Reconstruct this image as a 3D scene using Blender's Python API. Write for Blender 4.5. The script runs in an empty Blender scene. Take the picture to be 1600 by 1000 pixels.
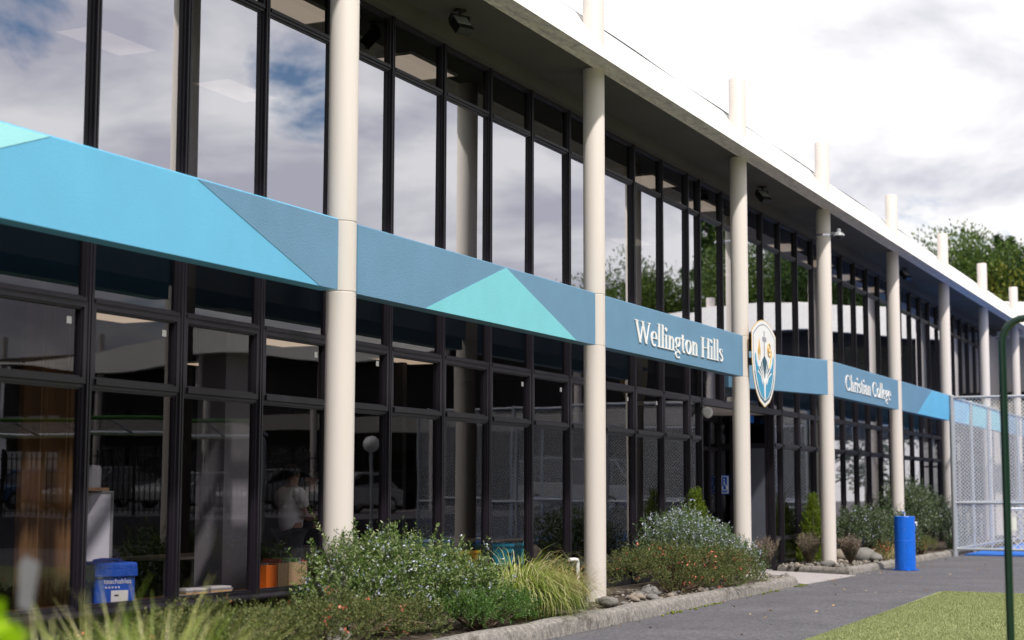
import bpy, bmesh, math, random
import numpy as np
from mathutils import Vector, Matrix

scene = bpy.context.scene
col = scene.collection
R = math.radians
random.seed(7)
rng = np.random.default_rng(11)

# ------------------------------------------------------------------ camera
CAM = Vector((0.0, -8.2172, 1.55))
YAW, PITCH, ROLL = 0.4437, 0.1050, 0.0023
cd = bpy.data.cameras.new('camera')
cam = bpy.data.objects.new('camera', cd); col.objects.link(cam)
cd.sensor_width = 36.0; cd.lens = 36.0 * 2531.3 / 1600.0
cd.clip_start = 0.1; cd.clip_end = 2000
Fw = Vector((math.cos(YAW) * math.cos(PITCH), math.sin(YAW) * math.cos(PITCH), math.sin(PITCH)))
Rt = Vector((math.sin(YAW), -math.cos(YAW), 0)); Up = Rt.cross(Fw)
R2 = Rt * math.cos(ROLL) + Up * math.sin(ROLL); U2 = Up * math.cos(ROLL) - Rt * math.sin(ROLL)
cam.matrix_world = Matrix(((R2.x, U2.x, -Fw.x, CAM.x), (R2.y, U2.y, -Fw.y, CAM.y), (R2.z, U2.z, -Fw.z, CAM.z), (0, 0, 0, 1)))
cd.dof.use_dof = True; cd.dof.focus_distance = 20.0; cd.dof.aperture_fstop = 1.5
scene.camera = cam

# ------------------------------------------------------------------ sky, sun, exposure
SUN_DIR = Vector((-0.34, -0.46, 0.86)).normalized()       # towards the sun
world = bpy.data.worlds.new('World'); scene.world = world; world.use_nodes = True
nt = world.node_tree; nt.nodes.clear()
def wn(t, **k):
    n = nt.nodes.new(t)
    for a, b in k.items(): setattr(n, a, b)
    return n
GAP1, GAP2, DARK, LIGHT = (0.815, -0.525, 0.245), (0.708, -0.648, 0.280), (0.956, 0.146, 0.256), (0.938, 0.254, 0.237)      # blue gaps in the cloud, a grey and a bright patch
out = wn('ShaderNodeOutputWorld'); bg = wn('ShaderNodeBackground')
sky = wn('ShaderNodeTexSky', sky_type='NISHITA', sun_disc=False)
sky.sun_elevation = math.asin(SUN_DIR.z); sky.sun_rotation = math.atan2(SUN_DIR.x, SUN_DIR.y)
sky.air_density = 1.0; sky.dust_density = 0.3; sky.ozone_density = 4.0
tc = wn('ShaderNodeTexCoord'); sep = wn('ShaderNodeSeparateXYZ'); nt.links.new(tc.outputs['Generated'], sep.inputs[0])
addz = wn('ShaderNodeMath', operation='ADD'); nt.links.new(sep.outputs['Z'], addz.inputs[0]); addz.inputs[1].default_value = 0.22
mx = wn('ShaderNodeMath', operation='MAXIMUM'); nt.links.new(addz.outputs[0], mx.inputs[0]); mx.inputs[1].default_value = 0.12
dx = wn('ShaderNodeMath', operation='DIVIDE'); nt.links.new(sep.outputs['X'], dx.inputs[0]); nt.links.new(mx.outputs[0], dx.inputs[1])
dy = wn('ShaderNodeMath', operation='DIVIDE'); nt.links.new(sep.outputs['Y'], dy.inputs[0]); nt.links.new(mx.outputs[0], dy.inputs[1])
cmb = wn('ShaderNodeCombineXYZ'); nt.links.new(dx.outputs[0], cmb.inputs[0]); nt.links.new(dy.outputs[0], cmb.inputs[1])
mp = wn('ShaderNodeMapping'); nt.links.new(cmb.outputs[0], mp.inputs[0]); mp.inputs['Location'].default_value = (3.7, 1.9, 0)
n1 = wn('ShaderNodeTexNoise'); nt.links.new(mp.outputs[0], n1.inputs['Vector'])
n1.inputs['Scale'].default_value = 1.7; n1.inputs['Detail'].default_value = 9; n1.inputs['Roughness'].default_value = 0.64; n1.inputs['Distortion'].default_value = 0.35
cov = wn('ShaderNodeValToRGB'); nt.links.new(n1.outputs['Fac'], cov.inputs[0])
cov.color_ramp.elements[0].position = 0.27; cov.color_ramp.elements[0].color = (0, 0, 0, 1)
cov.color_ramp.elements[1].position = 0.38; cov.color_ramp.elements[1].color = (1, 1, 1, 1)
mp2 = wn('ShaderNodeMapping'); nt.links.new(cmb.outputs[0], mp2.inputs[0]); mp2.inputs['Location'].default_value = (8.2, 5.1, 2.0)
n2 = wn('ShaderNodeTexNoise'); nt.links.new(mp2.outputs[0], n2.inputs['Vector'])
n2.inputs['Scale'].default_value = 2.5; n2.inputs['Detail'].default_value = 8; n2.inputs['Roughness'].default_value = 0.55; n2.inputs['Distortion'].default_value = 0.3
shade = wn('ShaderNodeValToRGB'); nt.links.new(n2.outputs['Fac'], shade.inputs[0])
shade.color_ramp.elements[0].position = 0.39; shade.color_ramp.elements[0].color = (0.76, 0.76, 0.87, 1)
shade.color_ramp.elements[1].position = 0.585; shade.color_ramp.elements[1].color = (1.32, 1.31, 1.32, 1)
ssc = wn('ShaderNodeVectorMath', operation='SCALE'); nt.links.new(sky.outputs[0], ssc.inputs[0]); ssc.inputs['Scale'].default_value = 0.12
def blob(d, inner, outer):
    dn = Vector(d).normalized(); dt = wn('ShaderNodeVectorMath', operation='DOT_PRODUCT'); nt.links.new(tc.outputs['Generated'], dt.inputs[0]); dt.inputs[1].default_value = dn
    mr = wn('ShaderNodeMapRange', interpolation_type='SMOOTHSTEP'); nt.links.new(dt.outputs['Value'], mr.inputs['Value'])
    mr.inputs['From Min'].default_value = math.cos(R(outer)); mr.inputs['From Max'].default_value = math.cos(R(inner)); return mr.outputs['Result']
def thin(sock, bl, k):
    m_ = wn('ShaderNodeMath', operation='MULTIPLY_ADD'); nt.links.new(bl, m_.inputs[0]); m_.inputs[1].default_value = -k; nt.links.new(sock, m_.inputs[2]); return m_.outputs[0]
cs = n1.outputs['Fac']
for d, i_, o_, k_ in ((GAP1, .2, 3.4, .30), (GAP2, .3, 2.6, .17)): cs = thin(cs, blob(d, i_, o_), k_)
nt.links.new(cs, cov.inputs[0])
ss = thin(n2.outputs['Fac'], blob(DARK, 1, 10), .11); ss = thin(ss, blob(LIGHT, 6, 26), -.17); nt.links.new(ss, shade.inputs[0])
mix = wn('ShaderNodeMix', data_type='RGBA'); nt.links.new(cov.outputs[0], mix.inputs['Factor'])
nt.links.new(ssc.outputs[0], mix.inputs['A']); nt.links.new(shade.outputs[0], mix.inputs['B'])
nt.links.new(mix.outputs['Result'], bg.inputs['Color']); bg.inputs['Strength'].default_value = 0.84
nt.links.new(bg.outputs[0], out.inputs[0])

sl = bpy.data.lights.new('sun', 'SUN'); sl.energy = 4.9; sl.angle = R(2.5); sl.color = (1.0, 0.95, 0.88)
so = bpy.data.objects.new('sun', sl); col.objects.link(so); so.location = (0, -20, 40)
so.rotation_euler = SUN_DIR.to_track_quat('Z', 'Y').to_euler()

scene.view_settings.view_transform = 'Standard'; scene.view_settings.look = 'None'
scene.view_settings.exposure = 0.0; scene.view_settings.gamma = 1.0
scene.render.engine = 'CYCLES'
scene.cycles.max_bounces = 8; scene.cycles.transparent_max_bounces = 16
scene.cycles.use_denoising = True

# ------------------------------------------------------------------ helpers
def tag(o, label=None, cat=None, group=None, kind=None):
    if label: o['label'] = label
    if cat: o['category'] = cat
    if group: o['group'] = group
    if kind: o['kind'] = kind
    return o

def empty(name, loc=(0, 0, 0), rz=0.0, label=None, cat=None, group=None):
    o = bpy.data.objects.new(name, None); col.objects.link(o)
    o.location = loc; o.rotation_euler = (0, 0, rz); o.empty_display_size = 0.2
    return tag(o, label, cat, group)

def link(name, me, parent=None, loc=None, rot=None):
    o = bpy.data.objects.new(name, me); col.objects.link(o)
    if parent: o.parent = parent
    if loc is not None: o.location = loc
    if rot is not None: o.rotation_euler = rot
    return o

class MB:
    """collects shapes, builds ONE mesh"""
    def __init__(s): s.v = []; s.f = []; s.m = []; s.sm = []
    def add(s, vs, fs, mat=0, smooth=False):
        o = len(s.v); s.v += [tuple(x) for x in vs]
        for f in fs: s.f.append(tuple(i + o for i in f)); s.m.append(mat); s.sm.append(smooth)
        return s
    def box(s, x0, x1, y0, y1, z0, z1, mat=0, M=None):
        vs = [(x0, y0, z0), (x1, y0, z0), (x1, y1, z0), (x0, y1, z0), (x0, y0, z1), (x1, y0, z1), (x1, y1, z1), (x0, y1, z1)]
        if M is not None: vs = [tuple(M @ Vector(v)) for v in vs]
        return s.add(vs, [(0, 3, 2, 1), (4, 5, 6, 7), (0, 1, 5, 4), (1, 2, 6, 5), (2, 3, 7, 6), (3, 0, 4, 7)], mat)
    def tube(s, pts, rad, n=8, mat=0, cap=True):
        pts = [Vector(p) for p in pts]; rad = rad if hasattr(rad, '__len__') else [rad] * len(pts)
        rings = []; up = None
        for i, p in enumerate(pts):
            t = (pts[min(i + 1, len(pts) - 1)] - pts[max(i - 1, 0)]).normalized()
            if up is None or abs(up.dot(t)) > 0.98: up = Vector((0, 0, 1)) if abs(t.z) < 0.9 else Vector((1, 0, 0))
            a = t.cross(up).normalized(); b = a.cross(t).normalized(); up = b
            rings.append([p + (a * math.cos(2 * math.pi * k / n) + b * math.sin(2 * math.pi * k / n)) * rad[i] for k in range(n)])
        vs = [v for r in rings for v in r]; fs = []
        for i in range(len(pts) - 1):
            for k in range(n):
                fs.append((i * n + k, i * n + (k + 1) % n, (i + 1) * n + (k + 1) % n, (i + 1) * n + k))
        s.add(vs, fs, mat, True)
        if cap:
            o = len(s.v) - len(vs)
            s.f.append(tuple(o + k for k in range(n))[::-1]); s.m.append(mat); s.sm.append(False)
            s.f.append(tuple(o + (len(pts) - 1) * n + k for k in range(n))); s.m.append(mat); s.sm.append(False)
        return s
    def lathe(s, prof, n=32, c=(0, 0, 0), mat=0, smooth=True):
        vs = []; fs = []
        for r, z in prof:
            for k in range(n): vs.append((c[0] + r * math.cos(2 * math.pi * k / n), c[1] + r * math.sin(2 * math.pi * k / n), c[2] + z))
        for i in range(len(prof) - 1):
            for k in range(n): fs.append((i * n + k, i * n + (k + 1) % n, (i + 1) * n + (k + 1) % n, (i + 1) * n + k))
        s.add(vs, fs, mat, smooth)
        o = len(s.v) - len(vs)
        if prof[0][0] > 1e-6: s.f.append(tuple(o + k for k in range(n))[::-1]); s.m.append(mat); s.sm.append(False)
        if prof[-1][0] > 1e-6: s.f.append(tuple(o + (len(prof) - 1) * n + k for k in range(n))); s.m.append(mat); s.sm.append(False)
        return s
    def prism(s, poly, a, b, axis='x', mat=0):
        """poly: 2D points; extruded from a to b along axis. x: (y,z); y: (x,z); z: (x,y)"""
        n = len(poly)
        if axis == 'x': g = lambda p, q: (q, p[0], p[1])
        elif axis == 'y': g = lambda p, q: (p[0], q, p[1])
        else: g = lambda p, q: (p[0], p[1], q)
        vs = [g(p, a) for p in poly] + [g(p, b) for p in poly]
        fs = [tuple(range(n))[::-1], tuple(range(n, 2 * n))] + [(i, (i + 1) % n, n + (i + 1) % n, n + i) for i in range(n)]
        return s.add(vs, fs, mat)
    def mesh(s, name, mats, fix=True, smooth_angle=None):
        me = bpy.data.meshes.new(name); me.from_pydata(s.v, [], s.f)
        for m in (mats if isinstance(mats, (list, tuple)) else [mats]): me.materials.append(m)
        me.polygons.foreach_set('material_index', s.m); me.polygons.foreach_set('use_smooth', s.sm)
        if fix:
            bm = bmesh.new(); bm.from_mesh(me); bmesh.ops.recalc_face_normals(bm, faces=bm.faces); bm.to_mesh(me); bm.free()
        me.update()
        if any(s.sm): me.set_sharp_from_angle(angle=R(25))
        return me
    def build(s, name, mats, parent=None, loc=None, rot=None, fix=True):
        return link(name, s.mesh(name, mats, fix), parent, loc, rot)

def bevel(o, w=0.01, seg=2):
    m = o.modifiers.new('bevel', 'BEVEL'); m.width = w; m.segments = seg; m.limit_method = 'ANGLE'; m.angle_limit = R(40)
    return o

# ------------------------------------------------------------------ materials
def newmat(name):
    m = bpy.data.materials.new(name); m.use_nodes = True
    return m, m.node_tree, m.node_tree.nodes['Principled BSDF']

def mat(name, base, rough=0.6, var=0.12, scale=6.0, bump=0.0, bscale=60.0, metal=0.0, detail=6, spec=0.5, streak=False, dirt=None, bdist=0.01):
    m, t, b = newmat(name); N = t.nodes; L = t.links
    tc = N.new('ShaderNodeTexCoord'); no = N.new('ShaderNodeTexNoise')
    no.inputs['Scale'].default_value = scale; no.inputs['Detail'].default_value = detail; no.inputs['Roughness'].default_value = 0.6
    mpn = N.new('ShaderNodeMapping'); L.new(tc.outputs['Object'], mpn.inputs[0]); L.new(mpn.outputs[0], no.inputs['Vector'])
    if streak: mpn.inputs['Scale'].default_value = (1, 1, 0.12)
    rp = N.new('ShaderNodeValToRGB'); L.new(no.outputs['Fac'], rp.inputs[0])
    rp.color_ramp.elements[0].position = 0.3; rp.color_ramp.elements[1].position = 0.7
    rp.color_ramp.elements[0].color = tuple(c * (1 - var) for c in base) + (1,)
    rp.color_ramp.elements[1].color = tuple(min(1, c * (1 + var)) for c in base) + (1,)
    src = rp.outputs[0]
    if dirt:
        n3 = N.new('ShaderNodeTexNoise'); n3.inputs['Scale'].default_value = dirt[1]; n3.inputs['Detail'].default_value = 8; n3.inputs['Roughness'].default_value = 0.7
        L.new(tc.outputs['Object'], n3.inputs['Vector'])
        r3 = N.new('ShaderNodeValToRGB'); L.new(n3.outputs['Fac'], r3.inputs[0]); r3.color_ramp.elements[0].position = dirt[2]; r3.color_ramp.elements[1].position = dirt[2] + 0.14
        mxn = N.new('ShaderNodeMix'); mxn.data_type = 'RGBA'; L.new(r3.outputs[0], mxn.inputs['Factor']); L.new(src, mxn.inputs['A']); mxn.inputs['B'].default_value = tuple(dirt[0]) + (1,)
        src = mxn.outputs['Result']
    L.new(src, b.inputs['Base Color'])
    b.inputs['Roughness'].default_value = rough; b.inputs['Metallic'].default_value = metal; b.inputs['Specular IOR Level'].default_value = spec
    if bump:
        n2 = N.new('ShaderNodeTexNoise'); n2.inputs['Scale'].default_value = bscale; n2.inputs['Detail'].default_value = 5
        L.new(tc.outputs['Object'], n2.inputs['Vector'])
        bp = N.new('ShaderNodeBump'); bp.inputs['Strength'].default_value = bump; bp.inputs['Distance'].default_value = bdist
        L.new(n2.outputs['Fac'], bp.inputs['Height']); L.new(bp.outputs[0], b.inputs['Normal'])
    return m

def leafmat(name, cols, rough=0.5, trans=0.25, spec=0.4):
    m, t, b = newmat(name); N = t.nodes; L = t.links
    g = N.new('ShaderNodeNewGeometry'); rp = N.new('ShaderNodeValToRGB'); L.new(g.outputs['Random Per Island'], rp.inputs[0])
    el = rp.color_ramp.elements
    el[0].position = 0; el[0].color = tuple(cols[0]) + (1,); el[1].position = 1; el[1].color = tuple(cols[-1]) + (1,)
    for i, c in enumerate(cols[1:-1]):
        e = el.new((i + 1) / (len(cols) - 1)); e.color = tuple(c) + (1,)
    L.new(rp.outputs[0], b.inputs['Base Color']); b.inputs['Roughness'].default_value = rough; b.inputs['Specular IOR Level'].default_value = spec
    tr = N.new('ShaderNodeBsdfTranslucent'); L.new(rp.outputs[0], tr.inputs[0])
    ms = N.new('ShaderNodeMixShader'); ms.inputs[0].default_value = trans
    L.new(b.outputs[0], ms.inputs[1]); L.new(tr.outputs[0], ms.inputs[2]); L.new(ms.outputs[0], N['Material Output'].inputs[0])
    return m

def glassmat(name, F0, tint, wav=0.02):
    m = bpy.data.materials.new(name); m.use_nodes = True; t = m.node_tree; N = t.nodes; L = t.links
    N.clear(); o = N.new('ShaderNodeOutputMaterial')
    g = N.new('ShaderNodeNewGeometry'); d = N.new('ShaderNodeVectorMath'); d.operation = 'DOT_PRODUCT'
    L.new(g.outputs['Normal'], d.inputs[0]); L.new(g.outputs['Incoming'], d.inputs[1])
    ab = N.new('ShaderNodeMath'); ab.operation = 'ABSOLUTE'; L.new(d.outputs['Value'], ab.inputs[0])
    om = N.new('ShaderNodeMath'); om.operation = 'SUBTRACT'; om.inputs[0].default_value = 1; L.new(ab.outputs[0], om.inputs[1])
    pw = N.new('ShaderNodeMath'); pw.operation = 'POWER'; L.new(om.outputs[0], pw.inputs[0]); pw.inputs[1].default_value = 5
    ma = N.new('ShaderNodeMath'); ma.operation = 'MULTIPLY_ADD'; L.new(pw.outputs[0], ma.inputs[0]); ma.inputs[1].default_value = 1 - F0; ma.inputs[2].default_value = F0
    tc = N.new('ShaderNodeTexCoord'); no = N.new('ShaderNodeTexNoise'); no.inputs['Scale'].default_value = 0.9; no.inputs['Detail'].default_value = 1
    oi = N.new('ShaderNodeObjectInfo'); va = N.new('ShaderNodeVectorMath'); va.operation = 'ADD'
    cx = N.new('ShaderNodeMath'); cx.operation = 'MULTIPLY'; L.new(oi.outputs['Random'], cx.inputs[0]); cx.inputs[1].default_value = 50
    L.new(tc.outputs['Object'], va.inputs[0]); L.new(cx.outputs[0], va.inputs[1]); L.new(va.outputs[0], no.inputs['Vector'])
    bp = N.new('ShaderNodeBump'); bp.inputs['Strength'].default_value = wav; bp.inputs['Distance'].default_value = 0.1; L.new(no.outputs['Fac'], bp.inputs['Height'])
    gl = N.new('ShaderNodeBsdfGlossy'); gl.inputs['Roughness'].default_value = 0.0; gl.inputs['Color'].default_value = (0.93, 0.93, 0.97, 1); L.new(bp.outputs[0], gl.inputs['Normal'])
    tr = N.new('ShaderNodeBsdfTransparent'); tr.inputs[0].default_value = tuple(tint) + (1,)
    ms = N.new('ShaderNodeMixShader'); L.new(ma.outputs[0], ms.inputs[0]); L.new(tr.outputs[0], ms.inputs[1]); L.new(gl.outputs[0], ms.inputs[2])
    L.new(ms.outputs[0], o.inputs[0]); return m

def wiremat(name, base, pitch=0.055, wire=0.11):
    """diamond chain-link woven of real-size wire: holes are transparent"""
    m, t, b = newmat(name); N = t.nodes; L = t.links
    b.inputs['Base Color'].default_value = tuple(base) + (1,); b.inputs['Roughness'].default_value = 0.45; b.inputs['Metallic'].default_value = 0.3
    uv = N.new('ShaderNodeUVMap'); sp = N.new('ShaderNodeSeparateXYZ'); L.new(uv.outputs[0], sp.inputs[0])
    fac = []
    for sg in ('ADD', 'SUBTRACT'):
        a = N.new('ShaderNodeMath'); a.operation = sg; L.new(sp.outputs[0], a.inputs[0]); L.new(sp.outputs[1], a.inputs[1])
        s = N.new('ShaderNodeMath'); s.operation = 'DIVIDE'; L.new(a.outputs[0], s.inputs[0]); s.inputs[1].default_value = pitch * 1.414
        f = N.new('ShaderNodeMath'); f.operation = 'FRACT'; L.new(s.outputs[0], f.inputs[0])
        l = N.new('ShaderNodeMath'); l.operation = 'LESS_THAN'; L.new(f.outputs[0], l.inputs[0]); l.inputs[1].default_value = wire
        fac.append(l)
    mxx = N.new('ShaderNodeMath'); mxx.operation = 'MAXIMUM'; L.new(fac[0].outputs[0], mxx.inputs[0]); L.new(fac[1].outputs[0], mxx.inputs[1])
    tr = N.new('ShaderNodeBsdfTransparent'); ms = N.new('ShaderNodeMixShader')
    L.new(mxx.outputs[0], ms.inputs[0]); L.new(tr.outputs[0], ms.inputs[1]); L.new(b.outputs[0], ms.inputs[2]); L.new(ms.outputs[0], N['Material Output'].inputs[0])
    return m

def emit(name, c, s):
    m = bpy.data.materials.new(name); m.use_nodes = True; t = m.node_tree; b = t.nodes['Principled BSDF']
    b.inputs['Base Color'].default_value = tuple(c) + (1,); b.inputs['Emission Color'].default_value = tuple(c) + (1,); b.inputs['Emission Strength'].default_value = s
    return m

M = {}
M['column'] = mat('cream_paint', (0.655, 0.60, 0.56), 0.55, 0.05, 3.0, 0.10, 70, streak=True, dirt=((0.57, 0.51, 0.455), 1.3, 0.62))
M['roof'] = mat('white_render', (0.74, 0.73, 0.70), 0.8, 0.05, 2.0, 0.5, 9, bdist=0.03)
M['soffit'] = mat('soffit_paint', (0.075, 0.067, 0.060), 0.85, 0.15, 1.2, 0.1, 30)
M['lip'] = mat('rough_plaster', (0.78, 0.70, 0.65), 0.9, 0.06, 5.0, 1.0, 5.0, bdist=0.14, dirt=((0.66, 0.59, 0.54), 2.2, 0.64))
M['blue'] = mat('slate_blue_paint', (0.120, 0.258, 0.400), 0.5, 0.06, 2.0, 0.35, 55, bdist=0.012)
M['cyan'] = mat('cyan_paint', (0.125, 0.45, 0.70), 0.5, 0.05, 1.6, 0.16, 55, bdist=0.012)
M['aqua'] = mat('aqua_paint', (0.18, 0.565, 0.645), 0.5, 0.05, 2.0, 0.3, 55, bdist=0.012)
M['pale'] = mat('pale_aqua_paint', (0.36, 0.78, 0.84), 0.5, 0.05, 2.0, 0.2, 55, bdist=0.012)
M['frame'] = mat('brown_black_joinery', (0.0095, 0.0072, 0.0120), 0.42, 0.4, 7.0, 0.15, 60, streak=True)
M['dark'] = mat('dark_panel', (0.010, 0.009, 0.012), 0.6, 0.3, 4.0)
M['glass'] = glassmat('tinted_glass', 0.63, (0.32, 0.31, 0.33), 0.006)
M['glass_low'] = glassmat('clear_tinted_glass', 0.058, (0.74, 0.72, 0.74), 0.008)
M['glass_top'] = glassmat('dark_tinted_glass', 0.10, (0.34, 0.33, 0.34), 0.006)
M['wing_glass'] = glassmat('wing_glass', 0.05, (0.4, 0.4, 0.4), 0.0)
M['car_glass'] = glassmat('vehicle_glass', 0.14, (0.2, 0.22, 0.22), 0.0)
M['asphalt'] = mat('asphalt', (0.092, 0.088, 0.101), 0.85, 0.16, 0.8, 0.6, 220, detail=12, dirt=((0.118, 0.113, 0.125), 0.5, 0.52), bdist=0.006)
def add_grain(m, amount, scale):
    t = m.node_tree; N = t.nodes; L = t.links; b = N['Principled BSDF']; src = b.inputs['Base Color'].links[0].from_socket
    tc = N.new('ShaderNodeTexCoord'); v = N.new('ShaderNodeTexVoronoi'); v.inputs['Scale'].default_value = scale; L.new(tc.outputs['Object'], v.inputs['Vector'])
    sc_ = N.new('ShaderNodeSeparateXYZ'); L.new(v.outputs['Color'], sc_.inputs[0]); mr = N.new('ShaderNodeMapRange'); L.new(sc_.outputs[0], mr.inputs['Value'])
    mr.inputs['To Min'].default_value = 1 - amount; mr.inputs['To Max'].default_value = 1 + amount
    vm = N.new('ShaderNodeVectorMath'); vm.operation = 'SCALE'; L.new(src, vm.inputs[0]); L.new(mr.outputs[0], vm.inputs['Scale']); L.new(vm.outputs[0], b.inputs['Base Color'])
add_grain(M['asphalt'], .38, 38)
M['concrete'] = mat('kerb_concrete', (0.215, 0.198, 0.182), 0.9, 0.35, 14.0, 0.7, 80, detail=12, dirt=((0.085, 0.072, 0.058), 3.4, 0.55))
add_grain(M['concrete'], .30, 45)
M['apron'] = mat('apron_concrete', (0.36, 0.33, 0.33), 0.9, 0.10, 3.0, 0.3, 120)
M['soil'] = mat('garden_soil', (0.075, 0.056, 0.040), 0.95, 0.4, 8.0, 1.0, 40, bdist=0.03)
M['turf'] = mat('turf_base', (0.23, 0.26, 0.11), 0.9, 0.30, 2.5, 0.8, 220, detail=10)
M['blue_turf'] = mat('blue_court', (0.012, 0.13, 0.52), 0.8, 0.2, 3.0, 0.4, 150)
M['white'] = mat('white_paint', (0.80, 0.80, 0.80), 0.45, 0.03, 4.0)
M['barrel'] = mat('bright_blue_enamel', (0.004, 0.125, 0.64), 0.35, 0.10, 5.0, 0.08, 30)
M['steel'] = mat('galvanised_steel', (0.52, 0.55, 0.60), 0.38, 0.15, 30.0, metal=0.6)
M['green'] = mat('dark_green_gloss', (0.001, 0.020, 0.010), 0.28, 0.15, 9.0)
M['play_green'] = mat('bright_green_enamel', (0.03, 0.15, 0.015), 0.35, 0.1, 9.0)
M['black'] = mat('black_plastic', (0.012, 0.012, 0.013), 0.4, 0.2, 20)
M['grey'] = mat('grey_plastic', (0.30, 0.31, 0.33), 0.4, 0.1, 20)
M['chain'] = wiremat('chain_link_wire', (0.84, 0.86, 0.90), 0.065, 0.14)
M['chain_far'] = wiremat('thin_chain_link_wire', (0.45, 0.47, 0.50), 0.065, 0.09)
M['net'] = wiremat('white_netting', (0.75, 0.68, 0.58), 0.13, 0.16)
M['rock'] = mat('river_rock', (0.185, 0.175, 0.165), 0.85, 0.30, 9.0, 0.6, 30, detail=10)
M['rock_tan'] = mat('tan_rock', (0.25, 0.21, 0.17), 0.85, 0.25, 9.0, 0.6, 30, detail=10)
M['wood'] = mat('bench_wood', (0.30, 0.17, 0.08), 0.5, 0.2, 8.0)
M['bark'] = mat('bark', (0.10, 0.075, 0.055), 0.9, 0.3, 12.0, 0.6, 30)
M['twig'] = mat('brown_twig', (0.11, 0.075, 0.05), 0.85, 0.3, 12.0)
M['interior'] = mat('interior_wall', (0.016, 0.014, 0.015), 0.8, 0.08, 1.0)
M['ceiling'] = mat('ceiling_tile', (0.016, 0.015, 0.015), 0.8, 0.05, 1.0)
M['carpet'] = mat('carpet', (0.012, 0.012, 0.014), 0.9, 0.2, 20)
M['panel_light'] = emit('ceiling_diffuser', (1.0, 0.84, 0.66), 0.85)
M['panel_light_low'] = emit('ceiling_diffuser_low', (1.0, 0.78, 0.56), 0.55)
M['wing_wall'] = mat('wing_render', (0.56, 0.52, 0.47), 0.8, 0.05, 1.0, 0.2, 20)
M['chrome'] = mat('bright_steel', (0.7, 0.72, 0.75), 0.2, 0.05, 10, metal=0.9)

LF = {
 'rosemary': leafmat('rosemary_leaf', [(0.035, 0.075, 0.014), (0.085, 0.155, 0.026), (0.17, 0.24, 0.06), (0.34, 0.38, 0.20)], 0.45),
 'rosemary_dark': leafmat('deep_rosemary_leaf', [(0.028, 0.065, 0.018), (0.065, 0.125, 0.030), (0.13, 0.19, 0.07), (0.30, 0.35, 0.22)], 0.45),
 'rosemary_far': leafmat('dark_green_rosemary_leaf', [(0.018, 0.040, 0.012), (0.040, 0.075, 0.020), (0.085, 0.12, 0.045), (0.26, 0.30, 0.20)], 0.4),  # darker green leaf colour of the two far bushes
 'juniper': leafmat('bright_needle', [(0.030, 0.075, 0.012), (0.065, 0.150, 0.022), (0.12, 0.22, 0.04)], 0.5),
 'low': leafmat('olive_leaf', [(0.035, 0.055, 0.014), (0.08, 0.11, 0.026), (0.14, 0.17, 0.045), (0.20, 0.18, 0.07)], 0.55),
 'thuja': leafmat('conifer_spray', [(0.06, 0.11, 0.010), (0.13, 0.20, 0.014), (0.24, 0.30, 0.02)], 0.5, 0.35),
 'lavender': leafmat('dry_lavender', [(0.16, 0.125, 0.09), (0.27, 0.22, 0.17), (0.38, 0.31, 0.25)], 0.8),
 'lavender_leaf': leafmat('grey_green_leaf', [(0.07, 0.085, 0.045), (0.14, 0.15, 0.09)], 0.7),
 'sedge': leafmat('green_sedge', [(0.10, 0.18, 0.015), (0.22, 0.32, 0.03), (0.44, 0.46, 0.12), (0.70, 0.64, 0.40)], 0.45, 0.35),
 'sedge_brown': leafmat('brown_sedge', [(0.10, 0.15, 0.025), (0.26, 0.20, 0.07), (0.42, 0.24, 0.10), (0.58, 0.48, 0.30)], 0.5, 0.3),
 'straw': leafmat('straw_grass', [(0.42, 0.38, 0.18), (0.60, 0.54, 0.30)], 0.6, 0.3),
 'lime': leafmat('lime_leaf', [(0.20, 0.42, 0.005), (0.33, 0.56, 0.01), (0.42, 0.62, 0.02)], 0.4, 0.5),
 'blueflower': leafmat('pale_blue_petal', [(0.42, 0.47, 0.74), (0.62, 0.65, 0.85), (0.80, 0.82, 0.92)], 0.6, 0.3),
 'redflower': leafmat('coral_petal', [(0.70, 0.07, 0.08), (0.78, 0.20, 0.14), (0.80, 0.36, 0.25)], 0.6, 0.3),
 'turf': leafmat('turf_blade', [(0.17, 0.21, 0.08), (0.27, 0.31, 0.13), (0.38, 0.42, 0.19), (0.48, 0.48, 0.27)], 0.7, 0.2),
 'tree_a': leafmat('broadleaf', [(0.030, 0.062, 0.012), (0.075, 0.135, 0.024), (0.16, 0.22, 0.045)], 0.45, 0.3),
 'tree_b': leafmat('yellow_green_leaf', [(0.08, 0.11, 0.016), (0.17, 0.20, 0.026), (0.28, 0.26, 0.04)], 0.45, 0.3),
 'tree_c': leafmat('deep_conifer', [(0.018, 0.045, 0.010), (0.040, 0.085, 0.018), (0.065, 0.120, 0.025)], 0.5, 0.3),
}

# ------------------------------------------------------------------ layout numbers
CX0, W, W34, DM = 13.414, 6.4293, 5.6558, 1.28586
COLX = [CX0 - W, CX0, CX0 + W, CX0 + 2 * W]
COLX.append(COLX[-1] + W34)
for i in range(4): COLX.append(COLX[-1] + W)      # 0..8 ; COLX[1] is the first in view
GY = 0.96                                          # glass plane

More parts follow.
